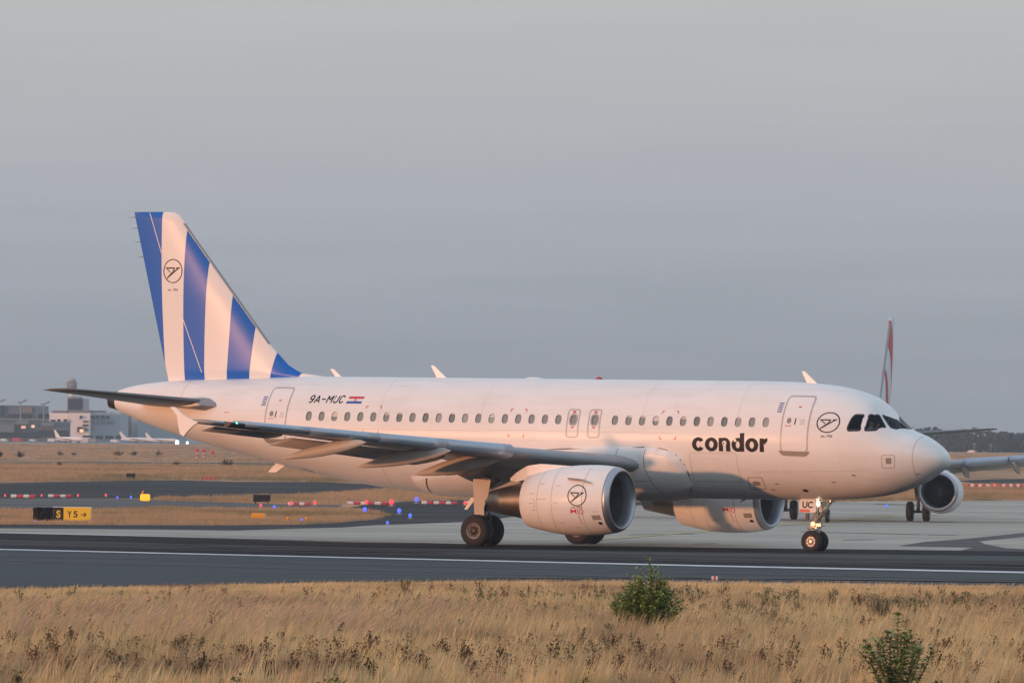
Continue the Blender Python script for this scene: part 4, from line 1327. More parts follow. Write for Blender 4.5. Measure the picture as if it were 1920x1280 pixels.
for i_, (a_, b_, m_) in enumerate(((13, 13.5, 'joint'), (24, 24.5, 'joint'), (-12.2, -11.7, 'joint'))):
    band('paving_seam', [a_ * .8, a_ * .85, a_ * .95, a_, a_ * 1.05, a_ * 1.1], [b_ * .8, b_ * .85, b_ * .95, b_, b_ * 1.05, b_ * 1.1], G[m_], 4 + i_, WL)
sheet('pale_edge_strip', [(900, 1083.5), (1340, 1084.6), (1600, 1087), (1920, 1091.5), (2400, 1100), (2400, 1102), (1920, 1093.4), (1600, 1088.8), (1340, 1086.2), (900, 1084.6)], G['greyband'], 5)
rng_s = random.Random(31)
for k in range(16):
    x_ = rng_s.uniform(-100, 1900); l_ = rng_s.uniform(60, 260); o_ = rng_s.choice((-13, -11, -16, -10.5)) + rng_s.uniform(-1, 1); w_ = rng_s.uniform(.5, 1.2)
    y0_, y1_ = interp_px(WL, x_) + o_, interp_px(WL, x_ + l_) + o_
    sheet('rubber_mark', [(x_, y0_), (x_ + l_ * .5, (y0_ + y1_) / 2 - w_ * .5), (x_ + l_, y1_), (x_ + l_ * .5, (y0_ + y1_) / 2 + w_ * .5)], G['asphaltd'], 6 + k % 3)
sheet('apron', C_UP + C_BASE[::-1], G['concrete'], 2, label='pale concrete apron behind the near airliner')
sheet('apron_shoulder', D_UP + [(p[0], p[1]) for p in C_UP if p[0] <= 1180][::-1], G['asphaltf'], 1, label='dark asphalt shoulder of the apron')
sheet('service_road', [(-500, 933), (0, 934), (200, 934.5), (300, 938), (440, 942), (560, 946), (640, 946), (640, 953), (440, 955), (340, 951.5), (300, 952.5), (0, 956.5), (-500, 957)], G['greyband'], 1)
sheet('far_taxiway', [(-500, 908), (0, 905.5), (120, 903), (240, 901), (340, 900), (440, 903), (600, 903.5), (700, 908), (820, 914), (720, 918.5), (640, 924), (560, 929), (440, 931.5), (280, 933), (0, 934), (-500, 933)], G['asphaltf'], 1)
sheet('far_taxiway', [(1790, 901), (1860, 898), (2000, 897), (2400, 896), (2400, 905), (1840, 907)], G['asphaltf'], 1)
sheet('track', [(-500, 864), (0, 865.5), (250, 866), (420, 867), (700, 871), (860, 876), (860, 879), (700, 875), (420, 871.5), (250, 870), (0, 869.5), (-500, 868)], G['track'], 1)
sheet('far_apron', [(-700, 819), (0, 821), (560, 824), (900, 828), (900, 834), (560, 832.5), (0, 830), (-700, 828)], G['farapron'], 1)
sheet('asphalt_patch', [(1685, 1024), (1723, 1018), (1807, 1011), (1875, 1004), (1920, 999), (2100, 985), (2200, 990), (1920, 1006.5), (1835, 1015), (1845, 1020), (1885, 1028), (1920, 1030), (1920, 1033.2), (1803, 1032), (1826, 1027), (1730, 1025)], G['patch'], 3)
sheet('gravel_verge', [(1150, 1089), (1300, 1089.5), (1600, 1093), (1920, 1098), (2400, 1106), (2400, 1114), (1920, 1104), (1600, 1099), (1300, 1093)], G['gravel'], 1)
for a, b, w in (((1500, 997), (1726, 1002.6), .9), ((1740, 1003), (1795, 1004.2), .8), ((1180, 1003), (1300, 1001), .6), ((990, 986), (1170, 983), .7), ((1620, 968), (1760, 966), .6), ((1640, 945), (1720, 947), 1.2), ((1580, 1013), (1640, 1012), .8), ((1300, 1020), (1345, 1019.5), 1.0)):
    sheet('joint', [(a[0], a[1] - w/2), (b[0], b[1] - w/2), (b[0], b[1] + w/2), (a[0], a[1] + w/2)], G['joint'], 3)
YL = [(1100, 1014), (1160, 1010), (1345, 995), (1447, 985), (1567, 977), (1700, 966)]
sheet('yellow_guide_line', [(x, y - .8) for x, y in YL] + [(x, y + .8) for x, y in YL[::-1]], G['painty'], 4)

# ------------------------------------------------------------------ grass
def grass_mat(name, cols, dark, patch=(.10, .055), green=None):
    m = bpy.data.materials.new(name); m.use_nodes = True
    nt = m.node_tree; b = nt.nodes['Principled BSDF']
    b.inputs['Roughness'].default_value = .75; b.inputs['Specular IOR Level'].default_value = .2
    oi = nt.nodes.new('ShaderNodeObjectInfo')
    rp = nt.nodes.new('ShaderNodeValToRGB'); r = rp.color_ramp
    r.elements[0].position = 0; r.elements[0].color = (*cols[0], 1); r.elements[1].position = 1; r.elements[1].color = (*cols[-1], 1)
    for i, c in enumerate(cols[1:-1]):
        e = r.elements.new((i + 1) / (len(cols) - 1)); e.color = (*c, 1)
    nt.links.new(oi.outputs['Random'], rp.inputs[0])
    mp = nt.nodes.new('ShaderNodeMapping'); mp.inputs['Scale'].default_value = (patch[0], patch[1], .01)
    n = nt.nodes.new('ShaderNodeTexNoise'); n.inputs['Scale'].default_value = 1; n.inputs['Detail'].default_value = 5; n.inputs['Roughness'].default_value = .6
    nt.links.new(oi.outputs['Location'], mp.inputs[0]); nt.links.new(mp.outputs[0], n.inputs['Vector'])
    mr = nt.nodes.new('ShaderNodeMapRange'); mr.inputs['From Min'].default_value = .50; mr.inputs['From Max'].default_value = .62
    nt.links.new(n.outputs['Fac'], mr.inputs['Value'])
    mx = nt.nodes.new('ShaderNodeMix'); mx.data_type = 'RGBA'
    nt.links.new(mr.outputs[0], mx.inputs[0]); nt.links.new(rp.outputs[0], mx.inputs[6]); mx.inputs[7].default_value = (*dark, 1)
    last = mx.outputs[2]
    if green:
        n3 = nt.nodes.new('ShaderNodeTexNoise'); n3.inputs['Scale'].default_value = 1.7; n3.inputs['Detail'].default_value = 3
        nt.links.new(mp.outputs[0], n3.inputs['Vector'])
        mr3 = nt.nodes.new('ShaderNodeMapRange'); mr3.inputs['From Min'].default_value = .57; mr3.inputs['From Max'].default_value = .72
        mr3.inputs['To Max'].default_value = .75
        nt.links.new(n3.outputs['Fac'], mr3.inputs['Value'])
        mx3 = nt.nodes.new('ShaderNodeMix'); mx3.data_type = 'RGBA'
        nt.links.new(mr3.outputs[0], mx3.inputs[0]); nt.links.new(last, mx3.inputs[6]); mx3.inputs[7].default_value = (*green, 1)
        last = mx3.outputs[2]
    nt.links.new(last, b.inputs['Base Color'])
    tl = nt.nodes.new('ShaderNodeBsdfTranslucent'); ms = nt.nodes.new('ShaderNodeMixShader'); ms.inputs[0].default_value = .45
    nt.links.new(last, tl.inputs[0]); nt.links.new(b.outputs[0], ms.inputs[1]); nt.links.new(tl.outputs[0], ms.inputs[2])
    nt.links.new(ms.outputs[0], nt.nodes['Material Output'].inputs['Surface'])
    return m
straw = [(.48, .33, .16), (.86, .65, .33), (.68, .49, .26), (.90, .71, .40), (.82, .56, .31), (.44, .30, .16), (.88, .66, .35)]
G['grass'] = grass_mat('straw_grass', straw, (.40, .265, .16), (.22, .13), (.38, .36, .15))
G['plume'] = grass_mat('plume_grass', [(.60, .42, .26), (.66, .48, .31), (.62, .41, .29)], (.45, .29, .2), (.2, .12))
G['weed'] = grass_mat('brown_weed', [(.07, .04, .025), (.12, .065, .035), (.09, .07, .035)], (.05, .03, .02), (.3, .2))
G['green'] = grass_mat('green_weed', [(.055, .085, .025), (.09, .11, .04), (.07, .095, .045)], (.05, .07, .03), (.3, .2))
G['fargrass'] = grass_mat('far_straw', [(.50, .31, .18), (.58, .38, .22), (.46, .30, .17)], (.30, .23, .12), (.05, .025), (.25, .22, .10))

def tuft(name, seed, n, h0, h1, spread, lean, wid, m, seg=3, head=0.0):
    rng = random.Random(seed); V, F = [], []
    for _ in range(n):
        a = rng.uniform(0, 2 * math.pi); r = spread * math.sqrt(rng.random())
        bx, by = r * math.cos(a), r * math.sin(a)
        h = rng.uniform(h0, h1); w = wid * rng.uniform(.7, 1.3)
        ln = lean * rng.uniform(.3, 1.5) * h; ly = rng.uniform(-.18, .18) * h
        fa = rng.uniform(-.9, .9); cx_, cy_ = math.cos(fa), math.sin(fa)
        prev = None
        for k in range(seg + 1):
            t = k / seg
            ww = w * (1 - t * .85) if not head else (w * .55 if t < .62 else w * (.55 + head * math.sin(math.pi * min(1, (t - .6) / .4)) ))
            if k == seg: ww = w * .12
            drop = .18 * lean * h * t ** 3 if not head else .40 * lean * h * t ** 4
            c = (bx + ln * t ** 2, by + ly * t, h * t - drop)
            i = len(V)
            V += [(c[0] - cx_ * ww, c[1] - cy_ * ww, c[2]), (c[0] + cx_ * ww, c[1] + cy_ * ww, c[2])]
            if prev is not None: F.append((prev, prev + 1, i + 1, i))
            prev = i
    me = bpy.data.meshes.new(name); me.from_pydata(V, [], F); me.update(); me.materials.append(m)
    return bpy.data.objects.new(name, me)

def weed(name, seed, m, h, branches, blob, nleaf):
    rng = random.Random(seed); V, F = [], []
    def quad(c, r):
        i = len(V); a = Vector((rng.gauss(0, 1), rng.gauss(0, 1), rng.gauss(0, 1))).normalized(); b = a.orthogonal().normalized(); a = a * r; b = b * r * rng.uniform(.5, 1)
        c = Vector(c); V.extend([tuple(c - a - b * .2), tuple(c + b), tuple(c + a), tuple(c - b)]); F.append((i, i+1, i+2, i+3))
    def stem(p, q, w):
        i = len(V); V.extend([(p[0]-w, p[1], p[2]), (p[0]+w, p[1], p[2]), (q[0]+w*.6, q[1], q[2]), (q[0]-w*.6, q[1], q[2])]); F.append((i, i+1, i+2, i+3))
    for b in range(branches):
        a = rng.uniform(0, 6.28); t = rng.uniform(.35, .8); hh = h * rng.uniform(.6, 1)
        top = (math.cos(a) * h * .3 * rng.random() + .05, math.sin(a) * h * .3 * rng.random(), hh)
        stem((0, 0, 0), top, .006)
        for k in range(nleaf):
            u = rng.uniform(t, 1)
            quad((top[0]*u + rng.gauss(0, blob), top[1]*u + rng.gauss(0, blob), top[2]*u + rng.gauss(0, blob * .8)), rng.uniform(.4, 1) * blob * .9)
    me = bpy.data.meshes.new(name); me.from_pydata(V, [], F); me.update(); me.materials.append(m)
    return bpy.data.objects.new(name, me)

def scatter(name, poly, protos, density, seed, smin, smax, rot=.5, layer=0, label=None, xy=False):
    """ground cover: instances of a few tufts over a ground polygon"""
    o = sheet(name, poly, G['field'], layer, 'stuff', label, xy)
    pc = bpy.data.collections.new(name + '_sorts')
    for p in protos: pc.objects.link(p)
    ng = bpy.data.node_groups.new(name + '_cover', 'GeometryNodeTree')
    ng.interface.new_socket('Geometry', in_out='INPUT', socket_type='NodeSocketGeometry')
    ng.interface.new_socket('Geometry', in_out='OUTPUT', socket_type='NodeSocketGeometry')
    N = ng.nodes; L = ng.links
    gi = N.new('NodeGroupInput'); go = N.new('NodeGroupOutput')
    ds = N.new('GeometryNodeDistributePointsOnFaces'); ds.inputs['Density'].default_value = density; ds.inputs['Seed'].default_value = seed
    ci = N.new('GeometryNodeCollectionInfo'); ci.inputs['Collection'].default_value = pc
    ci.inputs['Separate Children'].default_value = True; ci.inputs['Reset Children'].default_value = True
    ip = N.new('GeometryNodeInstanceOnPoints'); ip.inputs['Pick Instance'].default_value = True
    rv = N.new('FunctionNodeRandomValue'); rv.data_type = 'FLOAT_VECTOR'
    rv.inputs[0].default_value = (-.20, -.20, -rot); rv.inputs[1].default_value = (.20, .20, rot); rv.inputs['Seed'].default_value = seed + 1
    rs = N.new('FunctionNodeRandomValue'); rs.data_type = 'FLOAT'
    rs.inputs[2].default_value = smin; rs.inputs[3].default_value = smax; rs.inputs['Seed'].default_value = seed + 2
    L.new(gi.outputs[0], ds.inputs['Mesh']); L.new(ds.outputs['Points'], ip.inputs['Points'])
    L.new(ci.outputs[0], ip.inputs['Instance']); L.new(rv.outputs[0], ip.inputs['Rotation']); L.new(rs.outputs[1], ip.inputs['Scale'])
    L.new(ip.outputs[0], go.inputs[0])
    md = o.modifiers.new('cover', 'NODES'); md.node_group = ng
    return o

fg_poly = [(-17, 98), (17, 98)] + [tuple(at(x, interp_px(T_LOW, x) + 1.2)[:2]) for x in (2640, 2080, 1920, 1600, 1300, 1000, 640, 300, 0, -160, -760)]
YM = 134
fg_near = [(-17, 98), (17, 98), (20, YM), (-20, YM)]
fg_far = [(-20, YM), (20, YM)] + [tuple(at(x, interp_px(T_LOW, x) + 34)[:2]) for x in (2640, 2080, 1920, 1600, 1300, 1000, 640, 300, 0, -160, -760)]
fg_edge = [tuple(at(x, interp_px(T_LOW, x) + 42)[:2]) for x in (-760, -160, 0, 300, 640, 1000, 1300, 1600, 1920, 2080, 2640)] + [tuple(at(x, interp_px(T_LOW, x) + 7)[:2]) for x in (2640, 2080, 1920, 1600, 1300, 1000, 640, 300, 0, -160, -760)]
tufts = [tuft('grass_tuft', 11 + i, 13, .14, .32 + .055 * i, .16, .20 + .03 * i, .0075, G['grass']) for i in range(6)]
tufts2 = [tuft('grass_tuft', 21 + i, 13, .09, .21 + .045 * i, .17, .20 + .03 * i, .0078, G['grass']) for i in range(6)]
tufts3 = [tuft('grass_tuft', 31 + i, 16, .05, .13, .18, .3, .006, G['grass']) for i in range(4)]
scatter('grass', fg_near, tufts, 20, 3, .45, 1.4, 1.1, 1, 'dry straw coloured grass filling the near foreground', True)
scatter('grass', fg_far, tufts2, 22, 4, .45, 1.4, 1.1, 1, 'shorter dry grass towards the taxiway', True)
stub = [tuft('stubble', 51 + i, 22, .07, .20 + .04 * i, .22, .10, .010, G['grass']) for i in range(4)]
scatter('stubble', fg_near[:2] + fg_far[2:], stub, 20, 8, .6, 1.3, 3.1, 0, 'short coarse stubble between the taller grass', True)
scatter('grass', fg_edge, tufts3, 26, 5, .7, 1.5, .5, 0, 'thin short grass along the taxiway edge', True)
def px_poly(L): return [tuple(at(*p)[:2]) for p in L]
plumes = [tuft('plume_tuft', 40 + i, 4, .62, .92, .14, .50, .010, G['plume'], 8, .9) for i in range(4)]
scatter('plume_grass', px_poly([(-80, 1165), (300, 1158), (660, 1165), (900, 1172), (920, 1190), (700, 1225), (660, 1235), (-80, 1230)]), plumes, 2.2, 7, .7, 1.05, .5, 0, 'grass with drooping feathery plumes on the left', True)
weeds = [weed('dead_weed', 60 + i, G['weed'], .50 + .06 * i, 5, .028, 14) for i in range(4)]
scatter('dead_weeds', fg_near[:2] + fg_far[2:], weeds, .42, 11, .4, .95, 3.1, 0, 'dark brown dead weed heads among the straw grass', True)
scatter('dead_weeds', px_poly([(-100, 1225), (700, 1235), (1200, 1240), (2050, 1235), (2050, 1292), (-100, 1292)]), [weed('dead_weed', 70 + i, G['weed'], .5, 6, .032, 16) for i in range(3)], 1.7, 12, .5, 1.1, 3.1, 0, 'dark seed heads along the bottom of the field', True)
greens = [weed('green_weed', 80 + i, G['green'], .42 + .12 * i, 4, .035, 16) for i in range(4)]
scatter('green_weeds', px_poly([(760, 1140), (1000, 1133), (1350, 1135), (2050, 1145), (2050, 1168), (1350, 1168), (1000, 1168), (800, 1160)]), greens, .9, 21, .4, .9, 3.1, 0, 'low green weeds along the taxiway edge', True)
scatter('green_weeds', fg_near[:2] + fg_far[2:], [weed('green_weed', 90 + i, G['green'], .4, 4, .035, 12) for i in range(3)], .50, 22, .5, 1.1, 3.1, 0, 'scattered small green weeds in the straw grass', True)
# strips between the taxiways
farT = [tuft('far_tuft', 100 + i, 14, .08, .22, .34, .25, .018, G['fargrass'], 2) for i in range(4)]
scatter('strip_grass', px_poly([(-120, 956), (0, 955.8), (150, 957), (300, 952), (440, 954.5), (640, 953.5), (700, 958), (730, 966), (690, 975), (640, 979), (560, 984), (440, 984.5), (250, 983), (0, 983.5), (-120, 983)]), farT, 3.2, 31, .7, 1.2, 1.5, 0, 'brown grass strip between the far taxiways', True)
scatter('strip_grass', px_poly([(-120, 869), (400, 872), (860, 880), (860, 905), (700, 906), (340, 899.5), (240, 902), (120, 903), (0, 906), (-120, 907)]), farT, .8, 32, .9, 1.7, 1.5, 0, 'brown grass strip beyond the far taxiway', True)
scatter('strip_grass', px_poly([(285, 934), (440, 931), (560, 928), (640, 923), (720, 917), (860, 911), (1000, 912), (1020, 934), (860, 937.5), (760, 940), (690, 944), (640, 947), (560, 946), (440, 942.5), (300, 938.5)]), farT, 2.0, 33, .8, 1.4, 1.5, 0, 'tongue of dry grass between two dark taxiways', True)
scatter('strip_grass', px_poly([(1560, 912), (2060, 908), (2060, 936), (1560, 940)]), farT, 1.5, 34, .8, 1.4, 1.5, 0, 'brown grass strip behind the distant airliner', True)

tuss = [tuft('tussock', 120 + i, 12, .10, .30, .9, .2, .05, G['fargrass'], 2) for i in range(4)]
scatter('field_grass', [(-82, 800), (-20, 800), (-38, 1600), (-150, 1600)], tuss, .07, 36, .6, 1.3, 3.1, 0, 'rough brown grass on the wide far field at left', True)
scatter('field_grass', [(48, 800), (82, 800), (150, 1600), (95, 1600)], tuss, .07, 37, .6, 1.3, 3.1, 0, 'rough brown grass on the wide far field at right', True)

# ------------------------------------------------------------------ plants one can pick out
def leaf_quad(V, F, base, dirv, up, L, W, droop):
    d = dirv.normalized(); side = d.cross(up)
    side = side.normalized() if side.length > 1e-5 else Vector((1, 0, 0))
    nrm = side.cross(d).normalized()
    i = len(V)
    mid = base + d * L * .5 + nrm * L * .10
    tip = base + d * L - Vector((0, 0, droop * L))
    V += [tuple(base), tuple(mid + side * W - nrm * .15 * W), tuple(mid - nrm * .35 * W), tuple(mid - side * W - nrm * .15 * W), tuple(tip)]
    F += [(i, i + 1, i + 2), (i, i + 2, i + 3), (i + 1, i + 4, i + 2), (i + 2, i + 4, i + 3)]

def leaf_mat(name, c0, c1):
    m = grass_mat(name, [c0, c1], c0)
    nt = m.node_tree; b = nt.nodes['Principled BSDF']
    for n in list(nt.nodes):
        if n.type not in ('BSDF_PRINCIPLED', 'OUTPUT_MATERIAL'): nt.nodes.remove(n)
    nt.links.new(b.outputs[0], nt.nodes['Material Output'].inputs['Surface'])
    ge = nt.nodes.new('ShaderNodeNewGeometry')
    rp = nt.nodes.new('ShaderNodeValToRGB')
    rp.color_ramp.elements[0].color = (*c0, 1); rp.color_ramp.elements[1].color = (*c1, 1)
    nt.links.new(ge.outputs['Random Per Island'], rp.inputs[0]); nt.links.new(rp.outputs[0], b.inputs['Base Color'])
    b.inputs['Roughness'].default_value = .5
    return m
G['leaf'] = leaf_mat('bush_leaf', (.10, .165, .03), (.28, .36, .085))
G['leaf2'] = leaf_mat('sapling_leaf', (.085, .14, .035), (.25, .31, .085))
G['leaf3'] = leaf_mat('shrub_leaf', (.06, .07, .03), (.12, .115, .055))
G['leaf4'] = leaf_mat('dark_leaf', (.025, .05, .016), (.055, .085, .03))
G['leaffar'] = leaf_mat('far_shrub_leaf', (.035, .045, .02), (.075, .085, .04))
G['bark'] = mat('bark', (.09, .065, .045), .9)

def bush(name, loc_, hgt, wid, shoots, nl, L, W, lm, seed, label, cat, dome=1.0, arch=.35, stemr=.012, group=None, up=.0):
    rng = random.Random(seed)
    root = empty(name, loc_)
    V, F = [], []; bm = bmesh.new()
    for s in range(shoots):
        q = s / max(1, shoots - 1)
        a = rng.uniform(0, 2 * math.pi); rr = wid / 2 * math.sqrt(rng.random()) * (1 if s else 0)
        top = hgt * (1 - dome * .62 * (rr / (wid / 2)) ** 1.3) * rng.uniform(.72, 1.0) if s else hgt
        tip = Vector((rr * math.cos(a), rr * math.sin(a), top))
        st = Vector((tip.x * .15, tip.y * .15, 0)); ctl = Vector((tip.x * rng.uniform(.2, .9) + rng.gauss(0, .07) * wid, tip.y * .75, top * rng.uniform(.35, .65)))
        prev = None
        N_ = 7
        for k in range(N_ + 1):
            t = k / N_
            p = st * (1-t)**2 + ctl * 2*t*(1-t) + tip * t*t
            if prev is not None: bm_cyl(bm, prev, p, stemr * (1 - t * .75) + .002, stemr * (1 - (t + .1) * .75) + .002, 4, caps=False)
            prev = p
        for k in range(nl):
            t = up + (1 - up) * (.12 + .88 * (k + rng.random()) / nl)
            p = st * (1-t)**2 + ctl * 2*t*(1-t) + tip * t*t
            a2 = k * 2.4 + rng.uniform(-.5, .5)
            d = Vector((math.cos(a2), math.sin(a2), rng.uniform(.1, .9)))
            leaf_quad(V, F, p, d, Vector((0, 0, 1)), L * rng.uniform(.6, 1.2), W * rng.uniform(.7, 1.2), arch * rng.uniform(.3, 1.4))
    from_bm('stems', bm, G['bark'], root)
    fo = from_np('foliage', V, F, lm, root, False); fo['kind'] = 'stuff'
    tag(root, label, cat, group)
    return root
def basepos(px, py): 
    p = at(px, py); return (p.x, p.y, p.z)
bush('bush', basepos(1213, 1196), 1.62, 1.50, 130, 48, .12, .036, G['leaf'], 5, 'bright green leafy bush with one tall leading shoot in the dry grass', 'bush', .85, .45)
bush('sapling', basepos(1682, 1322), 1.36, 1.22, 20, 44, .135, .046, G['leaf2'], 9, 'loose dark green sapling at the bottom edge on the right', 'sapling', .55, .35, .012, None, .18)
bush('shrub', basepos(1648, 1178), .78, .62, 60, 20, .07, .010, G['leaf3'], 12, 'round grey green broom like shrub in the grass below the nose wheels', 'shrub', .5, .1, .004)
bush('conifer_seedling', basepos(470, 1272), .62, .26, 18, 20, .07, .02, G['leaf4'], 15, 'small dark green pointed seedling standing in the lower left grass', 'plant', 1.2, .2, .005)
bush('shrub', basepos(1496, 1165), .58, .40, 18, 14, .05, .010, G['leaf3'], 16, 'thin grey green shrub left of the round broom like one', 'shrub', .6, .1, .004)
bush('shrub', basepos(1400, 1162), .62, .30, 14, 14, .05, .012, G['leaf4'], 17, 'upright dark weed bush in the dry grass under the far engine', 'shrub', .6, .1, .004)
bush('shrub', basepos(1352, 1126), .40, .36, 12, 14, .05, .014, G['leaf4'], 18, 'low dark green weed just right below the red and white marker', 'shrub', .6, .1, .004)
bush('shrub', basepos(12, 1236), .55, .42, 14, 14, .06, .018, G['leaf4'], 19, 'dark leafy weed at the left edge of the foreground grass', 'shrub', .8, .2, .004)
bush('shrub', basepos(738, 1292), .42, .16, 10, 12, .06, .018, G['leaf4'], 20, 'small dark green weed at the bottom edge below the main wheels', 'shrub', .8, .2, .004)
bush('shrub', basepos(318, 1172), .46, .30, 12, 12, .05, .014, G['leaf3'], 23, 'olive weed in the plume grass under the tail', 'shrub', .8, .2, .004)
far_shr = [(0, 858, 15, 10), (36, 857, 18, 10), (112, 854, 15, 7), (139, 853, 12, 5), (221, 854, 22, 8), (250, 854, 16, 8), (297, 854, 16, 8), (111, 874, 12, 8), (330, 873, 18, 8), (426, 874, 32, 12)]
shr_lab = ['cut by the left edge', 'second from the left edge', 'under the parked white jet', 'smallest of the row', 'widest in the upper row below the tailplane tip', 'between two others below the tail cone', 'left of the red lattice markers', 'standing on the track at left', 'standing on the track below the red markers', 'largest of all, on the track under the rear belly']
for i, (px, py, w, h) in enumerate(far_shr):
    p = at(px, py); sc = p.y / FPX
    o = bush('far_shrub', (p.x, p.y, p.z), h * sc * 1.35, w * sc * 1.1, 22, 12, h * sc * .34, h * sc * .12, G['leaffar'], 200 + i, 'dark far field shrub, ' + shr_lab[i], 'shrub', .9, .1, .03, 'shrubs on the far field')

# ------------------------------------------------------------------ things along the taxiways
K = {}
K['yellow'] = mat('sign_yellow', (.72, .43, .02), .45, emit=(1, .55, .02), estr=.12)
K['black'] = mat('sign_black', (.012, .012, .013), .6)
K['blackrough'] = mat('weathered_black', (.012, .012, .012), .9, 0, 0, .3, 6)
K['frame'] = mat('sign_frame', (.62, .60, .56), .5)
K['orange'] = mat('marker_orange', (.80, .33, .01), .5)
K['orangelit'] = mat('guard_light', (.9, .4, .02), .4, emit=(1, .42, .02), estr=1.1)
K['redp'] = mat('barrier_red', (.55, .06, .09), .5)
K['whitep'] = mat('barrier_white', (.70, .70, .70), .5)
K['redlit'] = mat('red_obstacle_light', (.6, .02, .04), .3, emit=(1, .06, .07), estr=1.4)
K['bluelit'] = mat('blue_edge_light', (.03, .05, .6), .3, emit=(.08, .13, 1.0), estr=1.5)
K['whitelit'] = mat('white_floodlight', (.8, .9, .8), .3, emit=(.75, 1, .85), estr=4)
K['conc'] = mat('lamp_foot_concrete', (.34, .32, .30), .9)

sp = at(135, 980); sc = sp.y / FPX
sg_ = empty('airfield_sign', sp)
hW = 70 * sc / 2; 
x0, x1 = 101 * 0 - hW, hW
z0, z1 = .10, .10 + 25 * sc
bm = bmesh.new(); bm_box(bm, -hW - .03, hW + .03, 0, .22, z0 - .03, z1 + .03, 0, .012); from_bm('sign_box', bm, K['frame'], sg_)
xs = -hW + 19 * sc
bm = bmesh.new(); bm_box(bm, -hW, xs, -.012, .01, z0, z1); lp = from_bm('location_panel', bm, K['black'], sg_)
bm = bmesh.new(); bm_box(bm, xs, hW, -.012, .01, z0, z1); dp = from_bm('direction_panel', bm, K['yellow'], sg_)
def wall_text(nm, body, xa, xb, za, zb, y, m, par, bold=.0):
    bm = text_bm(body, xa, xb, za, zb, bold=bold)
    for v in bm.verts: v.co = Vector((v.co.x, y, v.co.y))
    return from_bm(nm, bm, m, par)
hh = z1 - z0
wall_text('lettering', 'S', -hW + 5.5 * sc, xs - 5.5 * sc, z0 + hh * .22, z1 - hh * .22, -.018, K['yellow'], lp, .03)
wall_text('lettering', 'Y', xs + 7 * sc, xs + 15.5 * sc, z0 + hh * .26, z1 - hh * .26, -.018, K['black'], dp, .02)
wall_text('lettering', '5', xs + 18.5 * sc, xs + 26.5 * sc, z0 + hh * .26, z1 - hh * .26, -.018, K['black'], dp, .02)
bm = bmesh.new(); zc_ = z0 + hh * .47
ax0, ax1 = xs + 32 * sc, xs + 43 * sc
bm_box(bm, ax0, ax1 - .02, -.02, -.013, zc_ - .02, zc_ + .02)
for s_ in (1, -1):
    q = [(ax1, zc_ + s_ * .004), (ax1 - .10, zc_ + s_ * .11), (ax1 - .14, zc_ + s_ * .08), (ax1 - .06, zc_ + s_ * .004)]
    bm.faces.new([bm.verts.new((a, -.021, b)) for a, b in q])
from_bm('arrow', bm, K['black'], dp)
bm = bmesh.new()
for x in (-hW * .8, 0, hW * .8): bm_cyl(bm, (x, .1, 0), (x, .1, z0), .03, None, 8)
from_bm('leg', bm, K['frame'], sg_)
tag(sg_, 'yellow and black airfield direction sign with a right arrow beside the left taxiway', 'sign')

def black_panel(px, py, wpx, hpx, label, rag=False):
    p = at(px, py); sc = p.y / FPX
    r = empty('sign_back', p)
    w, h = wpx * sc, hpx * sc
    bm = bmesh.new(); bm_box(bm, -w/2, w/2, 0, .25, .12, h, 0, .02); from_bm('panel', bm, K['blackrough'], r)
    if rag:
        rng = random.Random(4); bm = bmesh.new()
        for _ in range(160):
            x, z = rng.uniform(-w/2, w/2), rng.uniform(.1, h)
            bm_box(bm, x - .03, x + .03, -.05, .0, z - .03, z + .04)
        from_bm('weathered_cover', bm, K['blackrough'], r)['kind'] = 'stuff'
    bm = bmesh.new()
    for x in (-w * .35, w * .35): bm_cyl(bm, (x, .1, 0), (x, .1, .15), .04, None, 8)
    from_bm('leg', bm, K['black'], r)
    return tag(r, label, 'sign')
black_panel(80.5, 980, 37, 29, 'black covered sign panel right beside the yellow direction sign', True)
black_panel(245, 899, 17, 12, 'small black back of a sign on the brown strip below the tail')
black_panel(490.5, 944, 32, 17, 'black back of a sign standing in the grass under the rear belly')

def edge_light(px, py, m, r_px, label, cat, nm, group, foot=True):
    p = at(px, py + r_px); sc = p.y / FPX
    o = empty(nm, p); r = r_px * sc * .86
    bm = bmesh.new()
    bm_cyl(bm, (0, 0, 0), (0, 0, .04), r * 1.1, r * .9, 10); bm_cyl(bm, (0, 0, .03), (0, 0, r * .9), r * .35, r * .35, 8)
    from_bm('base', bm, K['conc'] if foot else K['black'], o)
    bm = bmesh.new(); bmesh.ops.create_uvsphere(bm, u_segments=12, v_segments=8, radius=1, matrix=Matrix.Translation((0, 0, r * 1.15)) @ Matrix.Diagonal((r * .62, r * .62, r * .8, 1)))
    from_bm('lens', bm, m, o, True)
    return tag(o, label, cat, group)
blue = [(66, 978, 4, 'by the foot of the black covered panel'), (220, 932, 3.5, 'left one of the pair before the orange guard light'), (245.5, 931.5, 4, 'nearest to the orange guard light on its left'),
        (514, 950, 5, 'right below the black sign back under the rear belly'), (565.5, 975, 5, 'between two orange posts'), (684, 955, 7.5, 'leftmost of three large ones before the main wheels'),
        (748.5, 957, 7, 'middle of three large ones before the main wheels'), (769, 966, 6, 'closest to the main wheels'), (726.5, 979, 4.5, 'alone at the front edge of the apron'), (781, 936, 7, 'highest one, beside the red lights under the belly'), (1662, 948, 4.5, 'on the apron under the nose')]
for px, py, r, w in blue: edge_light(px, py, K['bluelit'], r, 'blue taxiway edge light, ' + w, 'light', 'taxiway_light', 'blue taxiway edge lights')
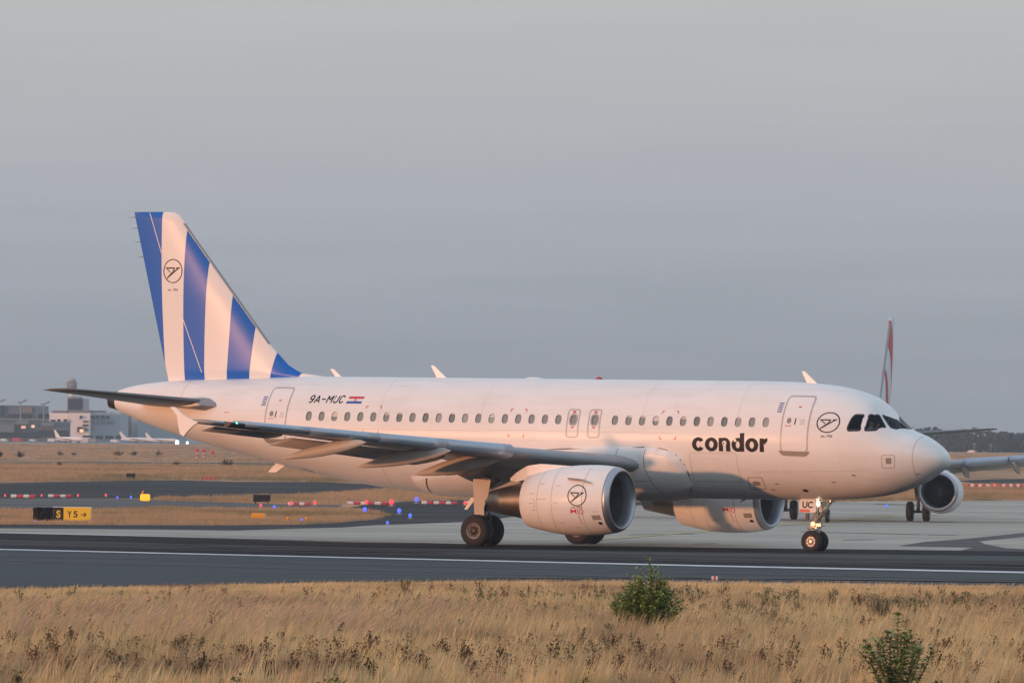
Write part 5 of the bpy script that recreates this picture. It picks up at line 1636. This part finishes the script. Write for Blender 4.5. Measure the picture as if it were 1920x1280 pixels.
redl = [(489, 947, 4.5, 'just below the black sign back under the belly'), (545, 943, 5, 'at the left end of the pale barrier under the belly'), (590.5, 942, 5.5, 'at the right end of the pale barrier under the belly'),
        (687, 941, 5.5, 'above the leftmost large blue light'), (734, 941, 8, 'largest one, under the middle of the belly'), (872, 942, 5.5, 'just left of the main gear leg'), (1865, 909, 4, 'among the barriers behind the distant engine'),
        (9.5, 928, 3, 'at the left edge on the barrier line'), (78, 928, 3, 'between the two red and white barriers on the left'), (146, 928, 3, 'right of the second red and white barrier'), (198.5, 927.5, 3.5, 'alone left of the blue pair')]
for px, py, r, w in redl: edge_light(px, py, K['redlit'], r, 'red obstacle light, ' + w, 'light', 'obstacle_light', 'red obstacle lights')

def barrier(px0, px1, py, hpx, n, label, first=1):
    p = at((px0 + px1) / 2, py); sc = p.y / FPX
    o = empty('barrier', p); w = (px1 - px0) * sc; s = w / n
    for k in range(n):
        bm = bmesh.new()
        bm_box(bm, -s/2 + .01, s/2 - .01, -.16, .16, 0, hpx * sc, 0, .05)
        q = from_bm('barrier_block', bm, K['whitep'] if (k + first) % 2 else K['redp'], o)
        q.location = (-w/2 + s * (k + .5), 0, 0)
    return tag(o, label, 'barrier', 'red and white barriers closing the taxiways')
barrier(20, 67, 933, 6.5, 4, 'red and white barrier on the far left taxiway, nearer the left edge')
barrier(90, 135, 933, 6.5, 4, 'red and white barrier on the left, the one nearer the orange guard light')
barrier(540, 582, 947, 6, 4, 'pale barrier between two red lights under the rear belly')
barrier(650, 728, 946, 6, 6, 'pale red and white barrier between the large blue lights')
barrier(790, 858, 945, 6, 6, 'pale barrier just left of the main gear leg')
barrier(875, 912, 944, 6, 4, 'pale barrier glimpsed right behind the main gear leg')
barrier(1812, 1856, 914, 7, 6, 'red and white barrier behind the distant engine, left of the red light', 0)
barrier(1872, 1926, 914, 7, 8, 'red and white barrier at the right edge of the view', 0)

p = at(272, 940); sc = p.y / FPX
o = empty('guard_light', p)
bm = bmesh.new(); bm_box(bm, -9 * sc, 9 * sc, -.2, .2, .05, 14 * sc, 0, .06); from_bm('lamp_box', bm, K['orangelit'], o)
bm = bmesh.new(); bm_cyl(bm, (-5 * sc, 0, 14 * sc), (-5 * sc, 0, 18 * sc), .07, .05, 8); bm_cyl(bm, (-5*sc, 0, 18*sc), (-3*sc, 0, 21*sc), .05, .03, 8); from_bm('warning_vane', bm, K['orange'], o)
bm = bmesh.new()
for x in (-6, 6): bm_cyl(bm, (x * sc, 0, 0), (x * sc, 0, .08), .05, None, 8)
from_bm('foot', bm, K['black'], o)
tag(o, 'glowing orange guard light box beside the far left taxiway', 'light')
p = at(484.5, 976); sc = p.y / FPX
o = empty('marker_box', p)
bm = bmesh.new(); bm_box(bm, -12.5 * sc, 12.5 * sc, -.25, .25, .06, 14.5 * sc, 0, .03); from_bm('box', bm, K['orange'], o)
bm = bmesh.new(); bm_box(bm, 12.0 * sc, 12.7 * sc, -.27, .27, .05, 15 * sc); from_bm('end_frame', bm, K['frame'], o)
bm = bmesh.new()
for x in (-9, 9): bm_cyl(bm, (x * sc, 0, 0), (x * sc, 0, .08), .05, None, 8)
from_bm('foot', bm, K['black'], o)
tag(o, 'plain orange yellow box in the grass strip under the rear belly', 'marker')
for px, w in ((540, 'left one'), (576, 'right one, next to the blue light')):
    p = at(px, 981); sc = p.y / FPX; o = empty('marker_post', p)
    bm = bmesh.new(); bm_cyl(bm, (0, 0, 0), (0, 0, 8 * sc), .07, .06, 10); from_bm('post', bm, K['orange'], o)
    bm = bmesh.new(); bm_cyl(bm, (0, 0, 8 * sc), (0, 0, 12 * sc), .10, .09, 10); from_bm('cap', bm, K['orange'], o)
    tag(o, 'short orange marker post in the grass strip, ' + w, 'post', 'orange marker posts')
# low red barrier and red lattice markers far behind the tail
p = at(392, 900); sc = p.y / FPX; o = empty('red_barrier', p)
for k in range(3):
    bm = bmesh.new(); bm_box(bm, -4 * sc, 4 * sc, -.15, .15, .1, 6 * sc, 0, .03); q = from_bm('barrier_block', bm, K['redp'], o); q.location = ((k - 1) * 9 * sc, 0, 0)
bm = bmesh.new()
for k in (-8, 0, 8): bm_cyl(bm, (k * sc, 0, 0), (k * sc, 0, .12), .06, None, 6)
from_bm('foot', bm, K['frame'], o)
tag(o, 'low red three piece barrier on the brown strip under the tail', 'barrier')
for i, (px, py, h, w) in enumerate(((369, 868, 28, 'tallest, leftmost'), (382, 868, 20, 'second from the left'), (398, 869, 9, 'lowest, rightmost'))):
    p = at(px, py - 4 * i - 4); sc = p.y / FPX; o = empty('antenna_marker', p)
    bm = bmesh.new()
    for k in range(4): bm_cyl(bm, (0, 0, h * sc * .6 * k / 4), (0, 0, h * sc * .6 * (k + 1) / 4), .09, None, 6, k % 2)
    from_bm('mast', bm, [K['redp'], K['whitep']], o)
    bm = bmesh.new(); bm_box(bm, -3.5 * sc, 3.5 * sc, -.3, .3, h * sc * .6, h * sc * .6 + 7 * sc, 0, .15); from_bm('panel', bm, K['redp'], o)
    tag(o, 'red and white antenna marker behind the tail, ' + w, 'mast', 'red antenna markers')
# taxiway edge reflector in front
p = at(1340, 1089); sc = p.y / FPX; o = empty('edge_marker', p)
bm = bmesh.new(); bm_cyl(bm, (0, 0, 0), (0, 0, .025), .13, .12, 14); from_bm('base', bm, K['orange'], o)
bm = bmesh.new()
for k in range(3):
    bm_box(bm, -.085 + .057 * k, -.085 + .057 * (k + 1) - .002, -.05, .05, .05, .135, k % 2)
from_bm('reflector', bm, [K['whitep'], K['redp']], o)
bm = bmesh.new(); bm_cyl(bm, (0, 0, .02), (0, 0, .06), .03, None, 8); from_bm('stem', bm, K['black'], o)
tag(o, 'small red and white edge marker on the near edge of the taxiway', 'marker')

# ------------------------------------------------------------------ far buildings on the left
B = {}
B['teal'] = mat('hangar_cladding', (.10, .14, .165), .6, 0, 0, .15, .05)  # lightened: distance haze put into the colour
B['teal2'] = mat('hangar_roof', (.14, .185, .21), .6, 0, 0, .1, .05)
B['darkw'] = mat('dark_glazing', (.012, .02, .028), .3)
B['brownp'] = mat('brown_panel', (.17, .15, .14), .6)
B['cream'] = mat('pale_render', (.80, .73, .68), .8)
B['bluegr'] = mat('blue_grey_wall', (.30, .36, .40), .7)
B['grey'] = mat('grey_wall', (.20, .22, .24), .7)
B['tower'] = mat('tower_concrete', (.34, .32, .34), .8)
B['towerd'] = mat('tower_band', (.16, .15, .17), .6)
B['lit'] = mat('lit_window', (.9, .6, .4), .4, emit=(1, .50, .28), estr=.9)
B['steel'] = mat('mast_steel', (.24, .25, .26), .5, .3)
def fpt(px, py, d): p = atd(px, py, d); return p.x, p.z
def fbox(bm, px0, py0, px1, py1, d, depth, mi=0, base=False):
    """a block whose front face spans the picture box at distance d"""
    xa, za = fpt(px0, py0, d); xb, zb_ = fpt(px1, py1, d)
    bm_box(bm, xa, xb, d, d + depth, 0 if base else zb_, za, mi)
z7c = lambda x, y: (x / 8.0, 700 + y / 8.0)
def building(name, label, blocks, cat='building'):
    """blocks: (part, material, list of boxes (x0,y0,x1,y1 in an enlarged view), distance, depth, to the ground)"""
    o = empty(name, (0, 0, 0)); parts = {}
    for part, m, boxes, d, dep, base in blocks:
        par = parts.get('wall', o) if part in ('window', 'pane') else o
        for bx in boxes:
            bm = bmesh.new(); a = z7c(bx[0], bx[1]); b = z7c(bx[2], bx[3])
            fbox(bm, a[0], a[1], b[0], b[1], d, dep, 0, base)
            q = from_bm(part, bm, m, par)
            parts.setdefault(part, q)
    return tag(o, label, cat)
building('hangar', 'dark teal hangar block at the left edge of the far buildings', [
    ('wall', B['teal'], [(-400, 470, 578, 1010)], 1900, 40, True),
    ('wall', B['teal'], [(578, 600, 742, 1010)], 1905, 30, True),
    ('window', B['darkw'], [(12, 480, 60, 655), (-120, 480, -60, 655), (130, 608, 275, 665), (575, 605, 645, 668), (680, 605, 738, 668), (310, 608, 470, 665)], 1899.2, .8, False),
    ('window', B['brownp'], [(340, 500, 480, 590)], 1899.3, .7, False),
    ('canopy_roof', B['teal2'], [(-400, 668, 730, 705)], 1892, 10, False)])
building('terminal_pier', 'low dark pier with two lit windows in front of the hangar', [
    ('wall', B['teal'], [(-400, 705, 1040, 1010)], 1850, 4, True),
    ('canopy_roof', B['teal2'], [(-400, 760, 210, 880), (240, 705, 420, 760), (620, 730, 800, 790)], 1846, 3.8, False),
    ('window', B['darkw'], [(-400, 880, 560, 965), (560, 850, 880, 945), (900, 850, 1040, 940)], 1849.2, .8, False),
    ('window', B['lit'], [(318, 782, 382, 822), (470, 772, 515, 812)], 1849.0, .9, False)])
building('terminal_building', 'cream coloured building with dark round arches and a round mark on its wall', [
    ('wall', B['cream'], [(742, 592, 1022, 1010)], 1888, 30, True), ('wall', B['cream'], [(1032, 590, 1340, 1010)], 1885, 30, True),
    ('roof_plant', B['towerd'], [(785, 552, 1005, 590), (1015, 545, 1340, 588)], 1892, 15, False),
    ('window', B['darkw'], [(758, 690, 835, 740), (858, 684, 910, 740), (952, 684, 1010, 740), (1195, 632, 1228, 675), (1245, 704, 1325, 728), (1240, 762, 1325, 790), (1160, 800, 1240, 880), (1255, 825, 1325, 845)], 1884.2, .8, False),
    ('window', B['lit'], [(1195, 835, 1250, 880)], 1883.8, .3, False)])
building('office_building', 'blue grey office block with a row of dark window pairs', [
    ('wall', B['bluegr'], [(1342, 588, 1800, 1010)], 1891, 40, True),
    ('roof_plant', B['towerd'], [(1350, 555, 1570, 586), (1640, 580, 1680, 600)], 1895, 10, False),
    ('window', B['darkw'], [(1360, 630, 1415, 662), (1430, 630, 1485, 662), (1510, 630, 1570, 662), (1585, 635, 1640, 662)], 1890.2, .8, False),
    ('window', B['grey'], [(1372, 705, 1410, 740), (1450, 705, 1495, 740), (1525, 705, 1565, 740), (1605, 705, 1645, 740), (1680, 705, 1705, 735), (1350, 815, 1385, 845)], 1890.2, .8, False),
    ('window', B['darkw'], [(1240, 925, 1390, 960), (1435, 930, 1545, 985), (1580, 930, 1700, 985), (1740, 925, 1830, 985)], 1882.2, 1, False)])
building('warehouse', 'grey building behind the tail cone right of the blue grey office block', [
    ('wall', B['grey'], [(1790, 620, 1950, 1010)], 1950, 40, True),
    ('wall', B['cream'], [(1955, 660, 2060, 1010)], 1955, 40, True),
    ('wall', B['bluegr'], [(2062, 690, 2300, 1010), (2300, 740, 2700, 1010)], 1948, 40, True),
    ('window', B['towerd'], [(1810, 640, 1840, 900), (1870, 640, 1895, 900), (1925, 640, 1945, 900)], 1949.2, .8, False)])
# control tower
D_ = 2400
def tp_(x, y): return fpt(*z7c(x, y), D_)
o = empty('control_tower', (0, 0, 0))
bm = bmesh.new(); xa, za = tp_(1005, 372); xb, _ = tp_(1258, 560); bm_box(bm, xa, xb, D_, D_ + 30, 0, za); tw = from_bm('tower_block', bm, B['tower'], o)
for y in (385, 415, 445, 475, 505, 535):
    bm = bmesh.new(); _, z = tp_(0, y); bm_box(bm, xa + .5, xb - .5, D_ - .4, D_, z - 1.2, z + 1.2); from_bm('window_band', bm, B['towerd'], tw)
xn0, zn0 = tp_(985, 300); xn1, zn1 = tp_(1100, 372); xc_ = (xn0 + xn1) / 2
bm = bmesh.new(); bm_cyl(bm, (xc_, D_ + 12, za), (xc_, D_ + 12, tp_(0, 232)[1]), (xn1 - xn0) * .36, None, 16); from_bm('tower_shaft', bm, B['cream'], o)
xl, zt_ = tp_(972, 118); xr, zb_ = tp_(1138, 235)
bm = bmesh.new(); bm_cyl(bm, (xc_, D_ + 12, zb_), (xc_, D_ + 12, zt_), (xr - xl) * .46, (xr - xl) * .5, 10); cab = from_bm('tower_cab', bm, B['towerd'], o)
bm = bmesh.new(); bm_cyl(bm, (xc_, D_ + 12, zt_), (xc_, D_ + 12, zt_ + 1.2), (xr - xl) * .36, (xr - xl) * .32, 10); from_bm('roof', bm, B['tower'], o)
bm = bmesh.new(); bm_cyl(bm, (xc_, D_ + 12, zb_ - 1.2), (xc_, D_ + 12, zb_), (xr - xl) * .5, None, 10); from_bm('gallery', bm, B['cream'], o)
tag(o, 'tall control tower with a glazed cab above the far buildings behind the tailplane', 'tower')
for i, (px, pt, w) in enumerate(((310, 395, 'left one, above the hangar'), (655, 420, 'right one, left of the cream building'), (-10, 385, 'one cut by the left edge'))):
    d = 1860; x, z = fpt(*z7c(px, pt + 40), d); x2, z2 = fpt(*z7c(px + 90, pt), d); x3, z3 = fpt(*z7c(px - 45, pt + 38), d)
    m_ = empty('floodlight_mast', (x, d, 0))
    bm = bmesh.new(); bm_cyl(bm, (0, 0, 0), (0, 0, z), .22, .14, 8); from_bm('pole', bm, B['steel'], m_)
    bm = bmesh.new(); bm_cyl(bm, (x3 - x, 0, z3), (0, 0, z), .18, .18, 6); bm_cyl(bm, (0, 0, z), (x2 - x, 0, z2), .2, .25, 6); from_bm('arm', bm, B['steel'], m_)
    tag(m_, 'slim mast with a slanted lamp arm, ' + w, 'mast', 'floodlight masts')
# parked jets far away
def parked_jet(px, py, d, heading, s, label):
    p = at(px, py) if d is None else Vector((*[atd(px, py, d)[k] for k in (0, 1)], 0))
    o = empty('parked_jet', p, (0, 0, heading)); o.scale = (s, s, s)
    bm = bmesh.new(); bm_lathe(bm, [(17, .05), (16.5, .9), (15, 1.6), (12, 1.95), (-8, 1.95), (-14, 1.2), (-17.5, .3)], (0, 0, 3.6), 'X', 20); from_bm('fuselage', bm, M['white2'], o, True)
    bm = bmesh.new()
    for q in ([(-11, 5.2), (-17.5, 11.5), (-19, 11.5), (-16.5, 4.5)],):
        a = [bm.verts.new((x, .15, z)) for x, z in q]; b = [bm.verts.new((x, -.15, z)) for x, z in q]
        bm.faces.new(a); bm.faces.new(b[::-1])
        for i in range(4): bm.faces.new((a[i], a[(i+1) % 4], b[(i+1) % 4], b[i]))
    from_bm('fin', bm, M['white2'], o)
    for sg in (1, -1):
        bm = bmesh.new(); q = [(5, 1.5), (-3.5, 16.5), (-5, 16.5), (-1.5, 1.5)]
        a = [bm.verts.new((x, sg * y, 2.9 + .08 * y)) for x, y in q]; b = [bm.verts.new((x, sg * y, 3.25 + .08 * y)) for x, y in q]
        bm.faces.new(a); bm.faces.new(b[::-1])
        for i in range(4): bm.faces.new((a[i], a[(i+1) % 4], b[(i+1) % 4], b[i]))
        from_bm('wing', bm, M['grey'], o)
        bm = bmesh.new(); bm_lathe(bm, [(7.5, .85), (7.2, 1.05), (5.5, 1.1), (3.6, .8)], (0, sg * 5.7, 1.7), 'X', 16); bm_lathe(bm, [(7.0, .84), (6.9, .02)], (0, sg * 5.7, 1.7), 'X', 16, 1); from_bm('engine', bm, [M['grey'], M['dark']], o, True)
    for x, y in ((11, 0), (-1, 3.5), (-1, -3.5)):
        bm = bmesh.new(); bm_cyl(bm, (x, y, 2.4), (x, y, .5), .15, None, 8); bm_cyl(bm, (x, y - .5, .55), (x, y + .5, .55), .55, None, 14)
        from_bm('landing_gear', bm, M['dark'], o)
    return tag(o, label, 'airliner', 'jets parked far away')
parked_jet(130, 829, 1760, R(-40), .30, 'tiny white jet parked nose on in front of the far cream building')
parked_jet(258, 826, 1850, R(-8), .28, 'small white parked jet with an upright white fin behind the tail cone')
parked_jet(304, 828, 1810, R(-14), .26, 'small white parked jet just left of the greenish floodlights')
edge_light(332, 829, K['whitelit'], 6.5, 'larger of two bright white ground floodlights below the wing tip', 'light', 'floodlight', 'white floodlights below the wing tip', False)
edge_light(351, 830, K['whitelit'], 4, 'bright white ground floodlight below the wing tip, the smaller right one', 'light', 'floodlight', 'white floodlights below the wing tip', False)

def service_vehicle(px, py, d, L, H, cm, label):
    p = atd(px, py, d); o = empty('service_vehicle', (p.x, d, 0)); o.scale = (.42, .42, .42)
    bm = bmesh.new(); bm_box(bm, -L/2, L*.22, -1, 1, .5, H, 0, .12); from_bm('body', bm, cm, o)
    bm = bmesh.new(); bm_box(bm, L*.24, L/2, -.95, .95, .5, H*.78, 0, .15); cb_ = from_bm('cab', bm, cm, o)
    bm = bmesh.new(); bm_box(bm, L*.30, L*.46, -.99, -.94, H*.48, H*.7); from_bm('window', bm, B['darkw'], cb_)
    for x in (-L*.32, L*.32):
        bm = bmesh.new(); bm_cyl(bm, (x, -1.0, .42), (x, 1.0, .42), .42, None, 12); from_bm('wheel', bm, M['tyre'], o)
    return tag(o, label, 'vehicle', 'service vehicles on the far apron')
for px, d, L, H, cm, w in ((8, 1790, 5, 2.2, M['white2'], 'small white van at the left edge of the far apron'), (33, 1800, 7, 2.8, K['redp'], 'red service truck under the lit windows of the dark pier'),
                           (62, 1795, 5, 2.0, M['white2'], 'white van between the red truck and the parked jet'), (98, 1800, 6, 2.6, K['whitep'], 'pale box truck just left of the leftmost parked jet'),
                           (175, 1805, 7, 2.8, M['grey'], 'grey truck below the blue grey office block'), (216, 1805, 6, 2.4, M['white2'], 'white truck between the office block and the parked fins')):
    service_vehicle(px, 829, d, L, H, cm, w)
# ------------------------------------------------------------------ woods on the right
G['wood'] = leaf_mat('wood_leaf', (.016, .028, .020), (.045, .060, .040))
rng = random.Random(77); V, F = [], []
def crown(cx, cy, bz, h, w, n):
    for _ in range(n):
        a = rng.uniform(0, 6.283); u = rng.random(); r = w / 2 * math.sqrt(rng.random()) * math.sin(math.pi * (.18 + .72 * u)) ** .6
        c = Vector((cx + r * math.cos(a), cy + r * math.sin(a), bz + h * u))
        k = rng.uniform(.3, .75)
        d1 = Vector((rng.gauss(0, 1), rng.gauss(0, 1), rng.gauss(0, 1))).normalized(); d2 = d1.orthogonal().normalized()
        i = len(V); V.extend([tuple(c - d1 * k), tuple(c + d2 * k), tuple(c + d1 * k), tuple(c - d2 * k)]); F.append((i, i + 1, i + 2, i + 3))
for i in range(520):
    x = rng.uniform(40, 250); y = rng.uniform(1830, 1930)
    hbase = 4.7 + .6 * math.sin(x * .11) + .4 * math.sin(x * .37 + 1)
    crown(x, y, 0, (hbase + (y - 1830) * .012) * rng.uniform(.82, 1.08), rng.uniform(3.5, 6.5), 80)
for i in range(60):
    x = rng.uniform(114, 128); y = rng.uniform(1990, 2020); crown(x, y, .6, 5.6 * (1 - ((x - 121) / 11) ** 2 * .35) * rng.uniform(.85, 1.05), 6, 80)
wd = from_np('woods', V, F, G['wood'], None, False); tag(wd, 'dark hazy wood along the horizon on the right', kind='stuff')
bm = bmesh.new(); wbk = [(30, 1935), (260, 1935)]
p = at(1820, 848); sc = p.y / FPX
o = empty('field_hut', (p.x, p.y - 4, p.z))
bm = bmesh.new(); bm_box(bm, -7 * sc, 7 * sc, 0, 2, 0, 3.2 * sc); from_bm('wall', bm, B['cream'], o)
bm = bmesh.new(); bm_box(bm, -4 * sc, 5 * sc, .2, 1.8, 3.2 * sc, 4.6 * sc); from_bm('roof', bm, B['cream'], o)
tag(o, 'small pale hut in front of the wood on the right', 'hut')
for px, h, w in ((1820, 18, 'beside the pale hut'), (1851, 16, 'right of the pale hut')):
    p = at(px, 848); sc = p.y / FPX; o = empty('field_mast', (p.x + .4, p.y - 8, p.z))
    bm = bmesh.new(); bm_cyl(bm, (0, 0, 0), (0, 0, h * sc), .11, .08, 6); from_bm('pole', bm, B['steel'], o)
    bm = bmesh.new(); bm_box(bm, -.3, .3, -.1, .1, h * sc - .6, h * sc); from_bm('head', bm, B['steel'], o)
    tag(o, 'thin pale mast in front of the wood, ' + w, 'mast', 'thin masts before the wood')

# ------------------------------------------------------------------ evening air
hz = bpy.data.materials.new('evening_haze'); hz.use_nodes = True
nt = hz.node_tree; nt.nodes.remove(nt.nodes['Principled BSDF'])
pv = nt.nodes.new('ShaderNodeVolumePrincipled')
pv.inputs['Color'].default_value = (.70, .86, 1.0, 1)
pv.inputs['Density'].default_value = .00015
pv.inputs['Anisotropy'].default_value = 0.0
nt.links.new(pv.outputs[0], nt.nodes['Material Output'].inputs['Volume'])
bm = bmesh.new(); bm_box(bm, -3000, 3000, -1500, 4000, -1.9, 40)
h_ = from_bm('haze', bm, hz); tag(h_, 'thin evening haze over the airfield', kind='stuff')
